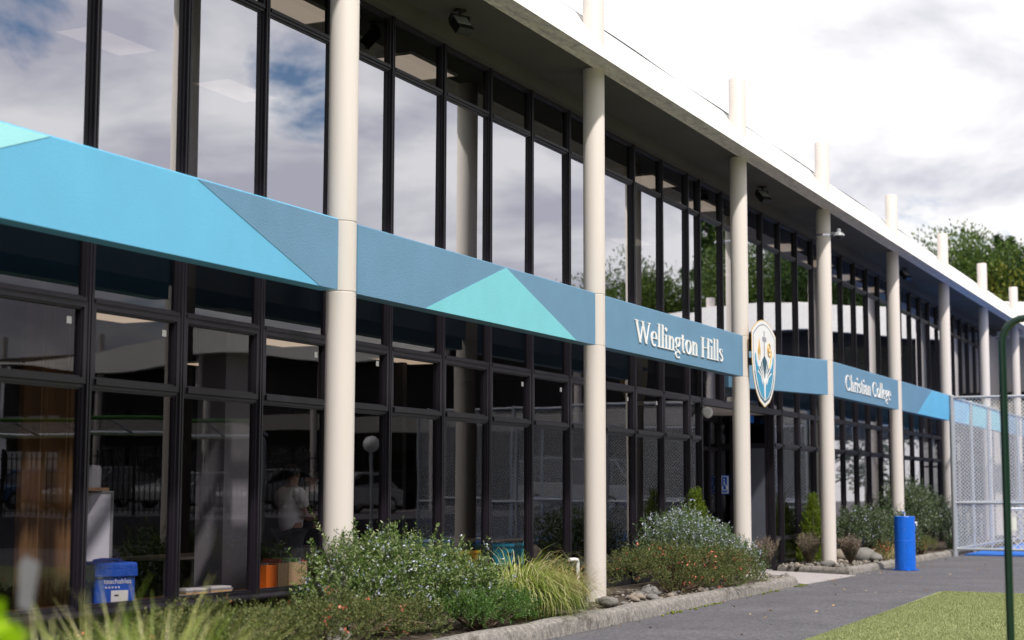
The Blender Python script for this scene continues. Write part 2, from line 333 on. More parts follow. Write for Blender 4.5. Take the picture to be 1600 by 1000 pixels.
# ------------------------------------------------------------------ ground
def sheet(name, poly, z, m, kind='structure', base=None):
    mb = MB()
    if base is None: mb.add([(x, y, z) for x, y in poly], [tuple(range(len(poly)))])
    else: mb.prism(poly, base, z, 'z')
    o = mb.build(name, m); tag(o, kind=kind); return o
sheet('ground', [(-60, -160), (260, -160), (260, 160), (-60, 160)], -0.012, M['asphalt'])
sheet('turf', [(-6, -30), (25.2, -30), (25.87, -3.42), (25.75, -3.30), (16.95, -3.66), (9, -4.0), (-6, -4.4)], 0.012, M['turf'], base=-0.010)
sheet('concrete_apron', [(26.98, -0.86), (30.25, -0.93), (31.2, 0.95), (28.5, 0.95)], 0.004, M['apron'], base=-0.010)
sheet('garden_bed', [(2, -1.0), (9, -1.0), (15.6, -0.92), (18.75, -0.85), (26.55, -0.66), (26.75, -0.5), (28.3, 0.93), (2, 0.93)], 0.12, M['soil'], base=-0.010)
sheet('garden_bed', [(30.5, -0.66), (34.0, -0.60), (40.6, -0.62), (57, -0.62), (57, 0.93), (31.5, 0.93)], 0.09, M['soil'], base=-0.010)

def kerb(name, path, width, ztops, label):
    """rounded concrete kerb strip following a path (outer bottom line), width to its left"""
    pts = [Vector((p[0], p[1], 0)) for p in path]; mb = MB(); secs = []
    P = []; Z = []
    for i in range(len(pts) - 1):
        n = max(1, int((pts[i + 1] - pts[i]).length / 0.35))
        for k in range(n): P.append(pts[i].lerp(pts[i + 1], k / n)); Z.append(ztops[i] + (ztops[i + 1] - ztops[i]) * k / n)
    P.append(pts[-1]); Z.append(ztops[-1])
    vs = []
    for i, p in enumerate(P):
        t = (P[min(i + 1, len(P) - 1)] - P[max(i - 1, 0)]).normalized(); nl = Vector((-t.y, t.x, 0))
        j = lambda s: random.uniform(-s, s)
        z = Z[i] + j(0.008)
        for a, b in ((0, -0.01), (0.012 + j(.006), z * 0.5), (0.03 + j(.008), z - 0.035), (0.055, z - 0.012), (0.09, z), (width - 0.03, z + j(.004)), (width, z - 0.02), (width, -0.01)):
            q = p + nl * a; vs.append((q.x, q.y, b))
    n = 8; fs = []
    for i in range(len(P) - 1):
        for k in range(n - 1): fs.append((i * n + k, i * n + k + 1, (i + 1) * n + k + 1, (i + 1) * n + k))
    fs.append(tuple(range(n))); fs.append(tuple((len(P) - 1) * n + k for k in range(n)))
    mb.add(vs, fs, 0, True); o = mb.build(name, M['concrete'])
    tag(o, label, 'kerb'); return o
kerb('kerb', [(2, -1.28), (9, -1.20), (15.64, -1.12), (18.75, -1.04), (22, -0.95), (26.4, -0.84), (26.85, -0.78), (27.15, -0.55), (28.55, 0.92)], 0.2,
     [.18, .18, .175, .17, .155, .14, .135, .13, .11], 'weathered concrete kerb round the bed in front of the nearer columns')
kerb('kerb', [(31.42, 0.92), (30.42, -0.74), (30.75, -0.82), (33.9, -0.72), (40.2, -0.78), (57, -0.78)][0:1] + [(30.36, -0.78), (33.9, -0.74), (40.2, -0.78), (57, -0.78)], 0.18,
     [.11, .13, .12, .12, .12], 'weathered concrete kerb round the far bed beyond the entrance apron')

# ------------------------------------------------------------------ main building
bld = empty('school_building', (0, 0, 0), 0, 'long two storey glass fronted school building with cream columns and blue belt', 'building')
XA, XB = 2.0, 60.2
# roof: sloped white face above a rough lip, soffit below
mb = MB()
prof = [(-0.455, 7.150), (0.28, 8.07), (9.0, 8.12), (9.0, 7.45), (-0.05, 7.45)]
nx = 120
vs = []
for i in range(nx + 1):
    x = XA + (XB - XA) * i / nx
    for (y, z) in prof: vs.append((x, y, z))
k = len(prof); fs = []
for i in range(nx):
    for j in range(k): fs.append((i * k + j, i * k + (j + 1) % k, (i + 1) * k + (j + 1) % k, (i + 1) * k + j))
fs.append(tuple(range(k))); fs.append(tuple(nx * k + j for j in range(k)))
mb.add(vs, fs); roof = mb.build('roof', M['roof'], bld)
MB().prism([(-0.145, 7.205), (-0.450, 7.147), (-0.20, 7.446), (-0.06, 7.446), (-0.06, 7.205)], XA, XB - .02, 'x').build('roof_lip', M['lip'], bld)
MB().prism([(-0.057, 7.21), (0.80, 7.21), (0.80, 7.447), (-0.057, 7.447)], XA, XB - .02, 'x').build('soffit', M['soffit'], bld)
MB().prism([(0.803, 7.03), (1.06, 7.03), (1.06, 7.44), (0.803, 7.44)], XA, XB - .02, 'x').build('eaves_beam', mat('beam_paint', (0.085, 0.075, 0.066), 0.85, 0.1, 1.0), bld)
mb = MB()
pts = [(XA + (XB - XA) * i / 60, 0.31, 8.095 + 0.012 * math.sin(i * 1.3)) for i in range(61)]
mb.tube(pts, 0.012, 6).build('roof_cable', M['black'], bld)

# columns
prof = [(0.145, 0.03), (0.145, 3.455), (0.140, 3.458), (0.140, 3.468), (0.145, 3.471), (0.145, 4.142), (0.140, 4.145), (0.140, 4.155), (0.145, 4.158), (0.145, 8.575), (0.138, 8.59), (0.0, 8.592)]
cm = MB().lathe(prof, 48).mesh('column', M['column'], fix=True)
for x in COLX: link('column', cm, bld, (x, 0, 0))

# belt panels (front face split into painted shapes)
YB, ZB0, ZB1 = -0.125, 3.455, 4.145
def belt(x0, x1, base, shapes, y0=YB, y1=YB):
    """shapes: list of (material index, polygon in (x,z)) laid in a 3 mm skin on the front"""
    mats = [M['blue'], M['cyan'], M['aqua'], M['pale']]
    mb = MB()
    def yy(x): return y0 + (y1 - y0) * (x - x0) / (x1 - x0)
    th = 0.19
    vs = []
    for x in (x0, x1):
        y = yy(x)
        vs += [(x, y, ZB0), (x, y, ZB1 - .012), (x, y + .012, ZB1), (x, y + th, ZB1), (x, y + th, ZB0)]
    mb.add(vs, [(0, 1, 2, 3, 4), (9, 8, 7, 6, 5)] + [(i, (i + 1) % 5, 5 + (i + 1) % 5, 5 + i) for i in range(5)], base)
    for mi, poly in shapes:
        n = len(poly)
        v2 = [(x, yy(x) - 0.004, z) for x, z in poly] + [(x, yy(x) + 0.004, z) for x, z in poly]
        mb.add(v2, [tuple(range(n)), tuple(range(n, 2 * n))[::-1]] + [(i, (i + 1) % n, n + (i + 1) % n, n + i) for i in range(n)], mi)
    return mb.build('belt_panel', mats, bld)
a, b = ZB0 + .001, ZB1 - .013
S, E_ = 0.10, 0.27
belt(2.2, COLX[0] - E_, 0, [])
belt(COLX[0] + S, COLX[1] - E_, 1, [(3, [(COLX[0] + S + .01, a), (COLX[0] + S + .01, b), (9.11, b), (7.3, a + .02)]), (0, [(10.90, b), (12.83, a), (COLX[1] - E_ - .003, a), (COLX[1] - E_ - .003, b)])])
belt(COLX[1] + S, COLX[2] - E_, 0, [(2, [(14.90, a), (18.95, a), (16.86, b)])])
belt(COLX[2] + S, COLX[3] - E_, 0, [])
belt(28.6, COLX[4] - E_, 0, [], 0.84, YB + .02)
belt(COLX[4] + S, COLX[5] - E_, 0, [])
belt(COLX[5] + S, COLX[6] - E_, 0, [(1, [(40.25, a), (42.15, b), (COLX[6] - E_ - .003, b), (COLX[6] - E_ - .003, a)])])
belt(COLX[6] + S, COLX[7] - E_, 1, [(2, [(46.9, a), (47.9, b), (COLX[7] - E_ - .003, b), (COLX[7] - E_ - .003, a)])])
belt(COLX[7] + S, COLX[8] - E_, 0, [(2, [(COLX[7] + S + .003, a), (COLX[7] + S + .003, b), (52.6, b), (53.9, a)])])
belt(COLX[8] + S, XB, 0, [])
for x in COLX[:4] + COLX[5:]:       # hidden steel seats that carry the belt on the columns
    MB().box(x - E_ - .02, x - .13, 0.0, 0.05, ZB0 + .15, ZB1 - .15).build('belt_bracket', M['blue'], bld)

# glazing --------------------------------------------------------
MUL = 0.056
def frame_mesh(w, h, bar, dep, sill=0.0):
    mb = MB()
    y0, y1 = -dep / 2, dep / 2
    mb.box(0, bar, y0, y1, 0, h); mb.box(w - bar, w, y0, y1, 0, h)
    mb.box(bar, w - bar, y0, y1, h - bar, h); mb.box(bar, w - bar, y0 - sill, y1, 0, bar)
    g = 0.016                                    # inner glazing bead, a step lower
    mb.box(bar, bar + g, y0 + .018, y1 - .01, bar, h - bar); mb.box(w - bar - g, w - bar, y0 + .018, y1 - .01, bar, h - bar)
    mb.box(bar + g, w - bar - g, y0 + .018, y1 - .01, bar, bar + g); mb.box(bar + g, w - bar - g, y0 + .018, y1 - .01, h - bar - g, h - bar)
    return mb.mesh('frame', M['frame'])
cache = {}
def window(kind, parent, x0, x1, z0, z1, bar, dep, sill, gm, y=GY, rz=0.0):
    w = round(x1 - x0, 3); h = round(z1 - z0, 3); key = (kind, w, h)
    if key not in cache:
        p = MB().add([(bar, 0, bar), (w - bar, 0, bar), (w - bar, 0, h - bar), (bar, 0, h - bar)], [(0, 1, 2, 3)])
        cache[key] = (p.mesh('pane', gm, fix=False), frame_mesh(w, h, bar, dep, sill))
    pm, fm = cache[key]
    o = link(kind, pm, parent, (x0, y, z0), (R(random.uniform(-.16, .16)), 0, rz + R(random.uniform(-.16, .16)))); link('frame', fm, o)   # panes never sit perfectly in one plane
    return o
ROWS = [('ground_window', .54, 2.44, .030, .07, 0.0, 'glass_low'), ('awning_window', 2.44, 3.14, .052, .10, .02, 'glass_low'), ('spandrel_window', 3.14, 4.13, .032, .08, 0.02, 'glass_top'),
        ('upper_window', 4.13, 6.40, .028, .07, .0, 'glass'), ('clerestory_window', 6.40, 7.03, .036, .08, .015, 'glass_top')]
mul_prof = [(-MUL / 2, .90), (-.008, .90), (-.008, .918), (.008, .918), (.008, .90), (MUL / 2, .90), (MUL / 2, 1.02), (-MUL / 2, 1.02)]
def mul_mesh(z0, z1): return MB().prism(mul_prof, z0, z1, 'z').mesh('mullion', M['frame'])
mm_low, mm_up, mm_top = mul_mesh(.02, 4.13), mul_mesh(4.13, 7.03), mul_mesh(3.14, 7.03)
mods = []
x = COLX[3]
grid = [x - DM * i for i in range(19)][::-1]                       # up to column 3
for i in range(len(grid) - 1): mods.append((grid[i], grid[i + 1], 'all'))
E0, E1 = 26.91, 31.30
mods.append((COLX[3], E0, 'all'))
st = (COLX[4] - .63 - E0) / 3.5
ux = [E0, E0 + 1.255, E0 + 2.51, E0 + 3.765, COLX[4]]
for i in range(4): mods.append((ux[i], ux[i + 1], 'upper'))
mods.append((E1, COLX[4], 'lower'))
for i in range(20): mods.append((COLX[4] + i * DM, COLX[4] + (i + 1) * DM, 'all'))
h2 = MUL / 2
for (x0, x1, what) in mods:
    for (kd, z0, z1, bar, dep, sill, gm) in ROWS:
        low = z0 < 3.1
        if what == 'upper' and low: continue
        if what == 'lower' and not low: continue
        zz0 = z0
        if kd == 'ground_window' and x0 > 31.0: zz0 = .62
        window(kd, bld, x0 + h2, x1 - h2, zz0, z1, bar, dep, sill, M[gm])
        if kd == 'ground_window' and x0 > 31.0: window('plinth_window', bld, x0 + h2, x1 - h2, .08, .62, bar, dep, sill, M['glass_low'])
stk = MB().box(0, .06, -.004, -.002, 0, .06).mesh('paper_square', mat('aged_paper', (.30, .30, .31), .8))
for o_ in [o for o in bld.children if o.name.startswith('awning_window')]:
    xx = o_.location.x
    if xx < 26 and int(xx * 10) % 3 != 1: link('paper_square', stk, o_, (DM - .27, 0, .50))
lowx = sorted(set([round(a, 3) for a, b, w in mods if w != 'upper'] + [round(b, 3) for a, b, w in mods if w != 'upper']))
for xx in lowx: link('mullion', mm_low, bld, (xx, 0, 0))
upx = sorted(set([round(a, 3) for a, b, w in mods if w != 'lower'] + [round(b, 3) for a, b, w in mods if w != 'lower']))
for xx in upx:
    if E0 + .01 < xx < COLX[4] - .01: link('mullion', mm_top, bld, (xx, 0, 0))
    else: link('mullion', mm_up, bld, (xx, 0, 0))
xl, xr = mods[0][0], COLX[8]
# plinth and outer sill below the ground windows
for p0, p1 in ((xl, E0),):
    MB().box(p0, p1, .99, 1.2, -.01, .50).build('plinth', M['dark'], bld)
    MB().prism([(.86, .495), (.86, .515), (.915, .54), (1.05, .54), (1.05, .495)], p0, p1, 'x').build('sill', M['frame'], bld)
MB().box(E1, xr, .985, 1.2, -.01, .08).build('plinth', M['dark'], bld)
MB().prism([(.90, 4.10), (.90, 4.118), (.935, 4.128), (1.04, 4.128), (1.04, 4.10)], E0, COLX[4], 'x').build('upper_sill', M['frame'], bld)

# interior shell (parts of the building)
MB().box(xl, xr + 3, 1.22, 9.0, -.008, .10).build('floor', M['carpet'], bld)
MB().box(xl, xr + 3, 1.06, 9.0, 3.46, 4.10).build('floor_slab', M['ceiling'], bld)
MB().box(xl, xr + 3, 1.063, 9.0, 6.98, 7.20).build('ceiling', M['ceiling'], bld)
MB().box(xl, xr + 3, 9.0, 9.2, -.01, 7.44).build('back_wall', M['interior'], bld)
MB().box(xl - .2, xl, .9, 9.2, -.01, 7.44).build('end_wall', M['column'], bld)
MB().box(xr, xr + 3, .93, 1.05, -.01, 7.02).build('end_wall', M['column'], bld)
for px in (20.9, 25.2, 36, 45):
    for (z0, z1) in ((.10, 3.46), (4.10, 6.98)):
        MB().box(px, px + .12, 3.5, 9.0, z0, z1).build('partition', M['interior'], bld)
MB().box(xl, E0 - .05, 1.21, 1.62, .49, .535).build('window_bench', M['wood'], bld)
bp_ = MB().box(13.93, 14.40, 1.70, 2.05, .10, 3.455).build('pillar', mat('pale_pillar', (0.24, 0.235, 0.26), 0.8, 0.05), bld)

# entrance recess
RD = 2.06
MB().box(E0 - .02, E1, 1.03, RD + .05, 3.06, 3.135).build('entrance_ceiling', M['column'], bld)
MB().box(E0, E1, .90, 1.02, 3.055, 3.145).build('entrance_lintel', M['frame'], bld)
dr = MB().add([(E0 + .3, RD, .15), (E1 - .05, RD, .15), (E1 - .05, RD, 3.0), (E0 + .3, RD, 3.0)], [(0, 1, 2, 3)]).build('entrance_door', glassmat('door_glass', .05, (.35, .33, .33)), bld, fix=False)
mb = MB()
for px in (E0 + .3, E0 + 1.4, E0 + 2.5, E1 - .62, E1 - .06): mb.box(px - .04, px + .04, RD - .04, RD + .04, .08, 3.05)
mb.box(E0 + .3, E1, RD - .035, RD + .035, .08, .18); mb.box(E0 + .3, E1, RD - .035, RD + .035, 2.93, 3.04); mb.box(E0 + .3, E1, RD - .03, RD + .03, 2.35, 2.42)
mb.build('door_frame', M['frame'], dr)
MB().box(E0 - .03, E0 + .03, 1.035, RD + .05, .02, 3.06).build('entrance_side', M['dark'], bld)
# right hand return wall: glass, posts and a blue-grey pillar
rw = MB().add([(E1, 1.03, .15), (E1, RD, .15), (E1, RD, 3.0), (E1, 1.03, 3.0)], [(0, 1, 2, 3)]).build('return_glazing', glassmat('return_glass', .06, (.3, .3, .32)), bld, fix=False)
mb = MB()
for py in (1.06, 1.42, 1.78, 2.02): mb.box(E1 - .035, E1 + .035, py - .028, py + .028, .02, 3.05)
mb.box(E1 - .03, E1 + .03, 1.03, RD, .06, .16); mb.box(E1 - .03, E1 + .03, 1.03, RD, 2.40, 2.50)
mb.build('frame', M['frame'], rw)
MB().box(E1 - .045, E1 - .012, 1.09, 1.39, .06, 2.40).build('pillar_panel', mat('blue_grey_panel', (0.075, 0.08, 0.105), 0.5, .1, 2), bld)
MB().box(E0, E1, .96, RD, -.006, .02).build('threshold', M['apron'], bld)

# ceiling fittings: things
def ceiling_light(x, y, z, low, label):
    t = empty('ceiling_light', (x, y, z), 0, label, 'ceiling light', 'lights in the lower ceiling' if low else 'lights in the upper ceiling')
    mb = MB(); w, d = .62, .31
    mb.box(-w, w, -d, -d + .025, -.03, .0); mb.box(-w, w, d - .025, d, -.03, .0); mb.box(-w, -w + .025, -d + .025, d - .025, -.03, .0); mb.box(w - .025, w, -d + .025, d - .025, -.03, .0)
    mb.build('housing', M['white'], t)
    MB().box(-w + .026, w - .026, -d + .026, d - .026, -.022, -.004).build('diffuser', M['panel_light_low'] if low else M['panel_light'], t)
LU = [('nearest rectangular light panel, in the top pane left of the first full column', 15.0, 1.67), ('rectangular light panel seen in the top pane just right of the first full column', 17.85, 1.67)]
for (lb, xx, yy) in LU: ceiling_light(xx, yy, 6.98, False, lb)
for xx in (26.4, 29.1, 34.9, 37.7, 40.5, 43.3):
    ceiling_light(xx, 1.67, 6.98, False, {26.4: 'front row light panel in the top pane just right of the second full column', 29.1: 'front row light panel in the top pane left of the third full column'}.get(xx, 'small distant front row light panel behind the far upper panes'))
for xx, lb in ((15.2, 'pale light panel floating in the sky reflection at the far left upper window'), (17.9, 'pale light panel in the reflection left of the first full column'), (32.7, 'second row light panel low in the upper panes by the second column'), (38.3, 'second row light panel over the reflected trees')):
    ceiling_light(xx, 4.45, 6.98, False, lb)
for xx, yy, lb in ((14.05, 3.35, 'dim ground floor light panel in the second awning window'), (17.4, 3.4, 'dim ground floor light panel left of the first column'), (20.7, 3.3, 'dim ground floor light panel just right of the first column'), (20.3, 6.4, 'dim ground floor light panel deep in the third awning window')):
    ceiling_light(xx, yy, 3.46, True, lb)

# ------------------------------------------------------------------ lettering (drawn serif strokes)
def strokes_glyph(ch):
    """returns list of (points, widths) ribbons and advance; cap height = 1"""
    T, t = .135, .045; X = .66
    out = []
    def st(x, y0, y1, w=T): out.append(([(x, y0), (x, y1)], [w, w]))
    def hb(y, x0, x1, w=t): out.append(([(x0, y), (x1, y)], [w, w]))
    def ser(x, y, l=.30): hb(y + (.02 if y < .1 else -.02), x - l / 2, x + l / 2, .04)
    def nib(pts, a=t, b=T, tap=False):
        ws = []
        for i in range(len(pts)):
            p, q = pts[max(i - 1, 0)], pts[min(i + 1, len(pts) - 1)]
            d = math.hypot(q[0] - p[0], q[1] - p[1]) or 1
            ws.append(a + (b - a) * (abs(q[1] - p[1]) / d) ** 1.5)
        out.append((pts, ws))
    def arc(cx, cy, rx, ry, a0, a1, n=18):
        return [(cx + rx * math.cos(R(a0 + (a1 - a0) * i / n)), cy + ry * math.sin(R(a0 + (a1 - a0) * i / n))) for i in range(n + 1)]
    def dot(x, y, r=.095): out.append((arc(x, y, r * .5, r * .5, 0, 360, 12), [r] * 13))
    if ch == 'W':
        for (p, q, w) in (((.10, .98), (.42, .02), .17), ((.42, .02), (.66, .98), .055), ((.60, .98), (.92, .02), .17), ((.92, .02), (1.18, .98), .055)): out.append(([p, q], [w, w]))
        ser(.12, 1, .30); ser(.62, 1, .26); ser(1.18, 1, .24); return out, 1.30
    if ch == 'H':
        st(.16, 0, 1, .16); st(.72, 0, 1, .16); hb(.51, .16, .72)
        for xx in (.16, .72): ser(xx, 0, .32); ser(xx, 1, .32)
        return out, .90
    if ch == 'C':
        nib(arc(.44, .5, .37, .49, 42, 318, 28), .05, .165); st(.735, .70, .96, .05); st(.745, .08, .22, .035); return out, .84
    if ch == 'e':
        nib(arc(.28, .33, .205, .315, 0, 305, 26), .05, .15); hb(.36, .12, .47, .045); return out, .555
    if ch == 'o': nib(arc(.30, .33, .215, .315, 0, 360, 28), .05, .16); return out, .60
    if ch in 'lih':
        top = X if ch == 'i' else 1.08
        st(.15, 0, top); ser(.15, 0); out.append(([(.02, top - .05), (.16, top)], [.05, .05]))
        if ch == 'i': dot(.14, .90); return out, .30
        if ch == 'l': return out, .30
        nib([(.20, .50)] + arc(.335, .42, .135, .20, 130, 0, 12), .05, .15); st(.47, 0, .43); ser(.47, 0); return out, .625
    if ch == 'n':
        st(.15, 0, X); ser(.15, 0); out.append(([(.02, X - .05), (.16, X)], [.05, .05]))
        nib([(.20, .50)] + arc(.335, .42, .135, .20, 130, 0, 12), .05, .15); st(.47, 0, .43); ser(.47, 0); return out, .625
    if ch == 'r':
        st(.15, 0, X); ser(.15, 0); out.append(([(.02, X - .05), (.16, X)], [.05, .05]))
        nib(arc(.34, .42, .16, .20, 165, 70, 10), .05, .10); dot(.38, .575, .11); return out, .47
    if ch == 't':
        st(.17, .16, .86, .14); hb(.635, .02, .36); nib(arc(.27, .15, .11, .13, 180, 310, 10), .05, .14); return out, .40
    if ch == 'a':
        st(.40, .10, .47, .145); nib(arc(.27, .46, .13, .18, 0, 150, 12), .05, .13); dot(.145, .51, .10)
        nib(arc(.245, .19, .155, .175, 60, 330, 16), .045, .13); nib(arc(.475, .12, .06, .10, 190, 320, 8), .04, .10); return out, .555
    if ch == 's':
        pts = [(.37, .50), (.33, .60), (.24, .635), (.13, .58), (.11, .48), (.20, .39), (.31, .29), (.38, .19), (.35, .08), (.23, .02), (.12, .06), (.075, .17)]
        ws = [.05, .05, .05, .11, .14, .15, .15, .14, .11, .05, .05, .05]; out.append((pts, ws)); return out, .46
    if ch == 'g':
        nib(arc(.26, .45, .16, .205, 0, 360, 24), .045, .135); nib([(.36, .61), (.44, .66), (.52, .655)], .06, .06)
        nib([(.16, .27), (.10, .17), (.15, .09), (.30, .05), (.42, .0), (.46, -.10)], .06, .09)
        nib(arc(.27, -.15, .20, .145, 20, 320, 20), .045, .11); return out, .555
    return out, .30

def lettering(name, text, x0, x1, zbase, cap, y, label):
    adv = []; x = 0
    for ch in text:
        g, a_ = (strokes_glyph(ch) if ch != ' ' else ([], .30)); adv.append((g, x)); x += a_ + .012
    sx = (x1 - x0) / x
    kk = 0; th = empty(name, ((x0 + x1) / 2, y, zbase), 0, label, 'sign')
    for g, gx in adv:
        if not g: continue
        mb = MB()
        for pts, ws in g:
            kk += 1; dep = .010 + .0005 * (kk % 7)
            n = len(pts); Lp = []; Rp = []
            for i in range(n):
                p, q = pts[max(i - 1, 0)], pts[min(i + 1, n - 1)]
                if pts[0] == pts[-1] or math.hypot(pts[0][0] - pts[-1][0], pts[0][1] - pts[-1][1]) < 1e-6:
                    if i == 0 or i == n - 1: p, q = pts[n - 2], pts[1]
                d = Vector((q[0] - p[0], q[1] - p[1])).normalized(); nn = Vector((-d.y, d.x)) * ws[i] / 2
                if len(pts) == 2 and abs(d.x) > .05 and abs(d.y) > .3: nn = Vector((-ws[i] / 2, 0))      # flat cut diagonals
                Lp.append((pts[i][0] + nn.x, pts[i][1] + nn.y)); Rp.append((pts[i][0] - nn.x, pts[i][1] - nn.y))
            vs = []
            for i in range(n):
                for (a_, b_) in (Lp[i], Rp[i]):
                    X_ = x0 + (gx + a_) * sx - (x0 + x1) / 2; Z_ = b_ * cap
                    vs += [(X_, -dep, Z_), (X_, 0, Z_)]
            fs = []
            for i in range(n - 1):
                A, B = i * 4, (i + 1) * 4
                fs += [(A, A + 2, B + 2, B), (A + 1, B + 1, B + 3, A + 3), (A, B, B + 1, A + 1), (A + 2, A + 3, B + 3, B + 2)]
            fs += [(0, 1, 3, 2), ((n - 1) * 4, (n - 1) * 4 + 2, (n - 1) * 4 + 3, (n - 1) * 4 + 1)]
            mb.add(vs, fs)
        mb.build('letter', M['white'], th)
    return th
lettering('sign_lettering', 'Wellington Hills', 21.00, 24.93, 3.615, .315, YB - .003, 'raised white serif lettering Wellington Hills on the blue belt')
lettering('sign_lettering', 'Christian College', 33.00, 37.25, 3.625, .315, YB - .003, 'raised white serif lettering Christian College on the blue belt')

# ------------------------------------------------------------------ shield sign
def shield_pts(w, h, n=14):
    """outline, centred; rounded top, straight sides, pointed round bottom"""
    pts = []
    hw = w / 2
    for i in range(n + 1):                      # top arc from left to right
        u = -1 + 2 * i / n; pts.append((hw * u, h * .5 - h * .155 * abs(u) ** 2.0))
    for i in range(1, n + 1):                   # right side down to the tip
        s = i / n; z = h * .345 + (-h * .5 - h * .345) * s
        pts.append((hw * (1 - max(0, (s - .22) / .78) ** 2.5) ** .60 if s < 1 else 0.0, z))
    for i in range(n - 1, 0, -1):
        s = i / n; z = h * .345 + (-h * .5 - h * .345) * s
        pts.append((-hw * (1 - max(0, (s - .22) / .78) ** 2.5) ** .60, z))
    return pts
shx, shz, shy = 26.86, 3.725, -0.225
sh = empty('shield_sign', (shx, shy, shz), 0, 'white shield shaped crest sign with gold rim, cross, flame and open book', 'sign')
SM = {'gold': mat('gold_rim', (0.62, 0.38, 0.09), .4, .05), 'navy': mat('deep_teal', (0.008, 0.075, 0.12), .5, .05), 'sky': mat('crest_blue', (0.05, 0.30, 0.50), .5, .05), 'steel': mat('crest_grey', (0.30, 0.31, 0.36), .5, .05)}
def plate(pts, y0, y1, name, m): return MB().prism(pts, y0, y1, 'y').build(name, m, sh)
def lay(pts, k, name, m): return plate(pts, -.0135 - .0013 * k, -.0115, name, m)
SW, SH_ = 1.42, 1.50
plate(shield_pts(SW, SH_), -.012, -.005, 'rim', SM['gold'])
lay(shield_pts(SW * .978, SH_ * .981), 0, 'white_field', M['white'])
lay(shield_pts(SW * .89, SH_ * .905), 1, 'inner_line', SM['steel'])
lay(shield_pts(SW * .85, SH_ * .875), 2, 'inner_field', M['white'])
def low(pts, zc, zr): return [p for p in pts]
# lower navy band then blue field, clipped to the bottom half of the inner shield
def clip(pts, zc):
    out = []
    n = len(pts)
    for i in range(n):
        p, q = pts[i], pts[(i + 1) % n]
        if p[1] <= zc: out.append(p)
        if (p[1] - zc) * (q[1] - zc) < 0:
            s = (zc - p[1]) / (q[1] - p[1]); out.append((p[0] + (q[0] - p[0]) * s, zc))
    return out
lay(clip(shield_pts(SW * .89, SH_ * .905), -.16), 3, 'band', SM['navy'])
lay(clip(shield_pts(SW * .835, SH_ * .855), -.158), 4, 'band_gap', M['white'])
# two blue hands: fields left and right of a white stem, each rising to a finger at the side
iw = SW * .36
for s in (-1, 1):
    hand = [(s * .025, -.615), (s * .20, -.56), (s * .36, -.43), (s * .48, -.22), (s * .545, .0), (s * .55, .13), (s * .51, .16), (s * .47, .04), (s * .40, -.06), (s * .31, -.08), (s * .22, -.16), (s * .12, -.26), (s * .05, -.40)]
    lay(hand, 5, 'hand', SM['sky'])
    thumb = [(s * .10, -.33), (s * .17, -.24), (s * .24, -.13), (s * .29, -.10), (s * .27, -.17), (s * .20, -.28), (s * .13, -.36)]
    lay(thumb, 6, 'thumb_line', M['white'])
lay([(-.20, .0), (0, .14), (.20, .0), (.10, -.12), (0, -.26), (-.10, -.12)], 6, 'book_spine', SM['navy'])
for s in (-1, 1):
    for k in range(4):
        a0 = .10 + .075 * k
        pts = []
        for i in range(9):
            u = i / 8; pts.append((s * (.01 + (a0 + .05) * (u ** 1.5)), -.42 + (.44 - .055 * k) * (u ** .75)))
        w = .020
        poly = [(p[0] - s * w * .2, p[1] + w * .6) for p in pts] + [(p[0] + s * w * .5, p[1] - w * .8) for p in pts[::-1]]
        lay(poly, 7 + k * .25, 'book_page', M['white'])
        if k < 3:
            pts2 = [(p[0] + s * .028, p[1] - .028) for p in pts[4:]]
            poly = [(p[0], p[1] + .012) for p in pts2] + [(p[0] + s * .02, p[1] - .02) for p in pts2[::-1]]
            lay(poly, 6.4 + k * .1, 'page_line', SM['navy'])  # dark lines between the pages, part of the crest design
lay([(-.022, -.60), (.022, -.60), (.03, -.30), (-.03, -.30)], 8.4, 'book_stem', M['white'])
mb = MB()
mb.prism([(-.022, .12), (.022, .12), (.022, .56), (-.022, .56)], -.020, -.0115, 'y'); mb.prism([(-.11, .385), (.11, .385), (.11, .455), (-.11, .455)], -.0212, -.0118, 'y')
mb.build('cross', SM['steel'], sh)
flame = [(-.30, .04), (-.36, .12), (-.385, .20), (-.34, .30), (-.30, .42), (-.27, .30), (-.225, .20), (-.25, .10), (-.275, .04), (-.265, .12), (-.30, .20), (-.325, .11)]
lay(flame, 6.2, 'flame', SM['gold'])
sp = []
for i in range(34):
    u = i / 33; an = R(90 + 620 * u); r = .018 + .105 * u; sp.append((.28 + r * math.cos(an) * 1.0, .27 + r * math.sin(an) * 1.15))
sp += [(.40, .18), (.37, .08), (.31, -.01), (.26, -.06)]
mb = MB(); mb.tube([(p[0], -.018, p[1]) for p in sp], .013, 6); mb.build('crosier', SM['gold'], sh)
MB().box(-.5, .5, -.0045, .085, -.02, .03).build('mounting_rail', M['frame'], sh)
MB().box(-.62, -.50, .03, .14, -.06, .06).build('bracket', M['frame'], sh)

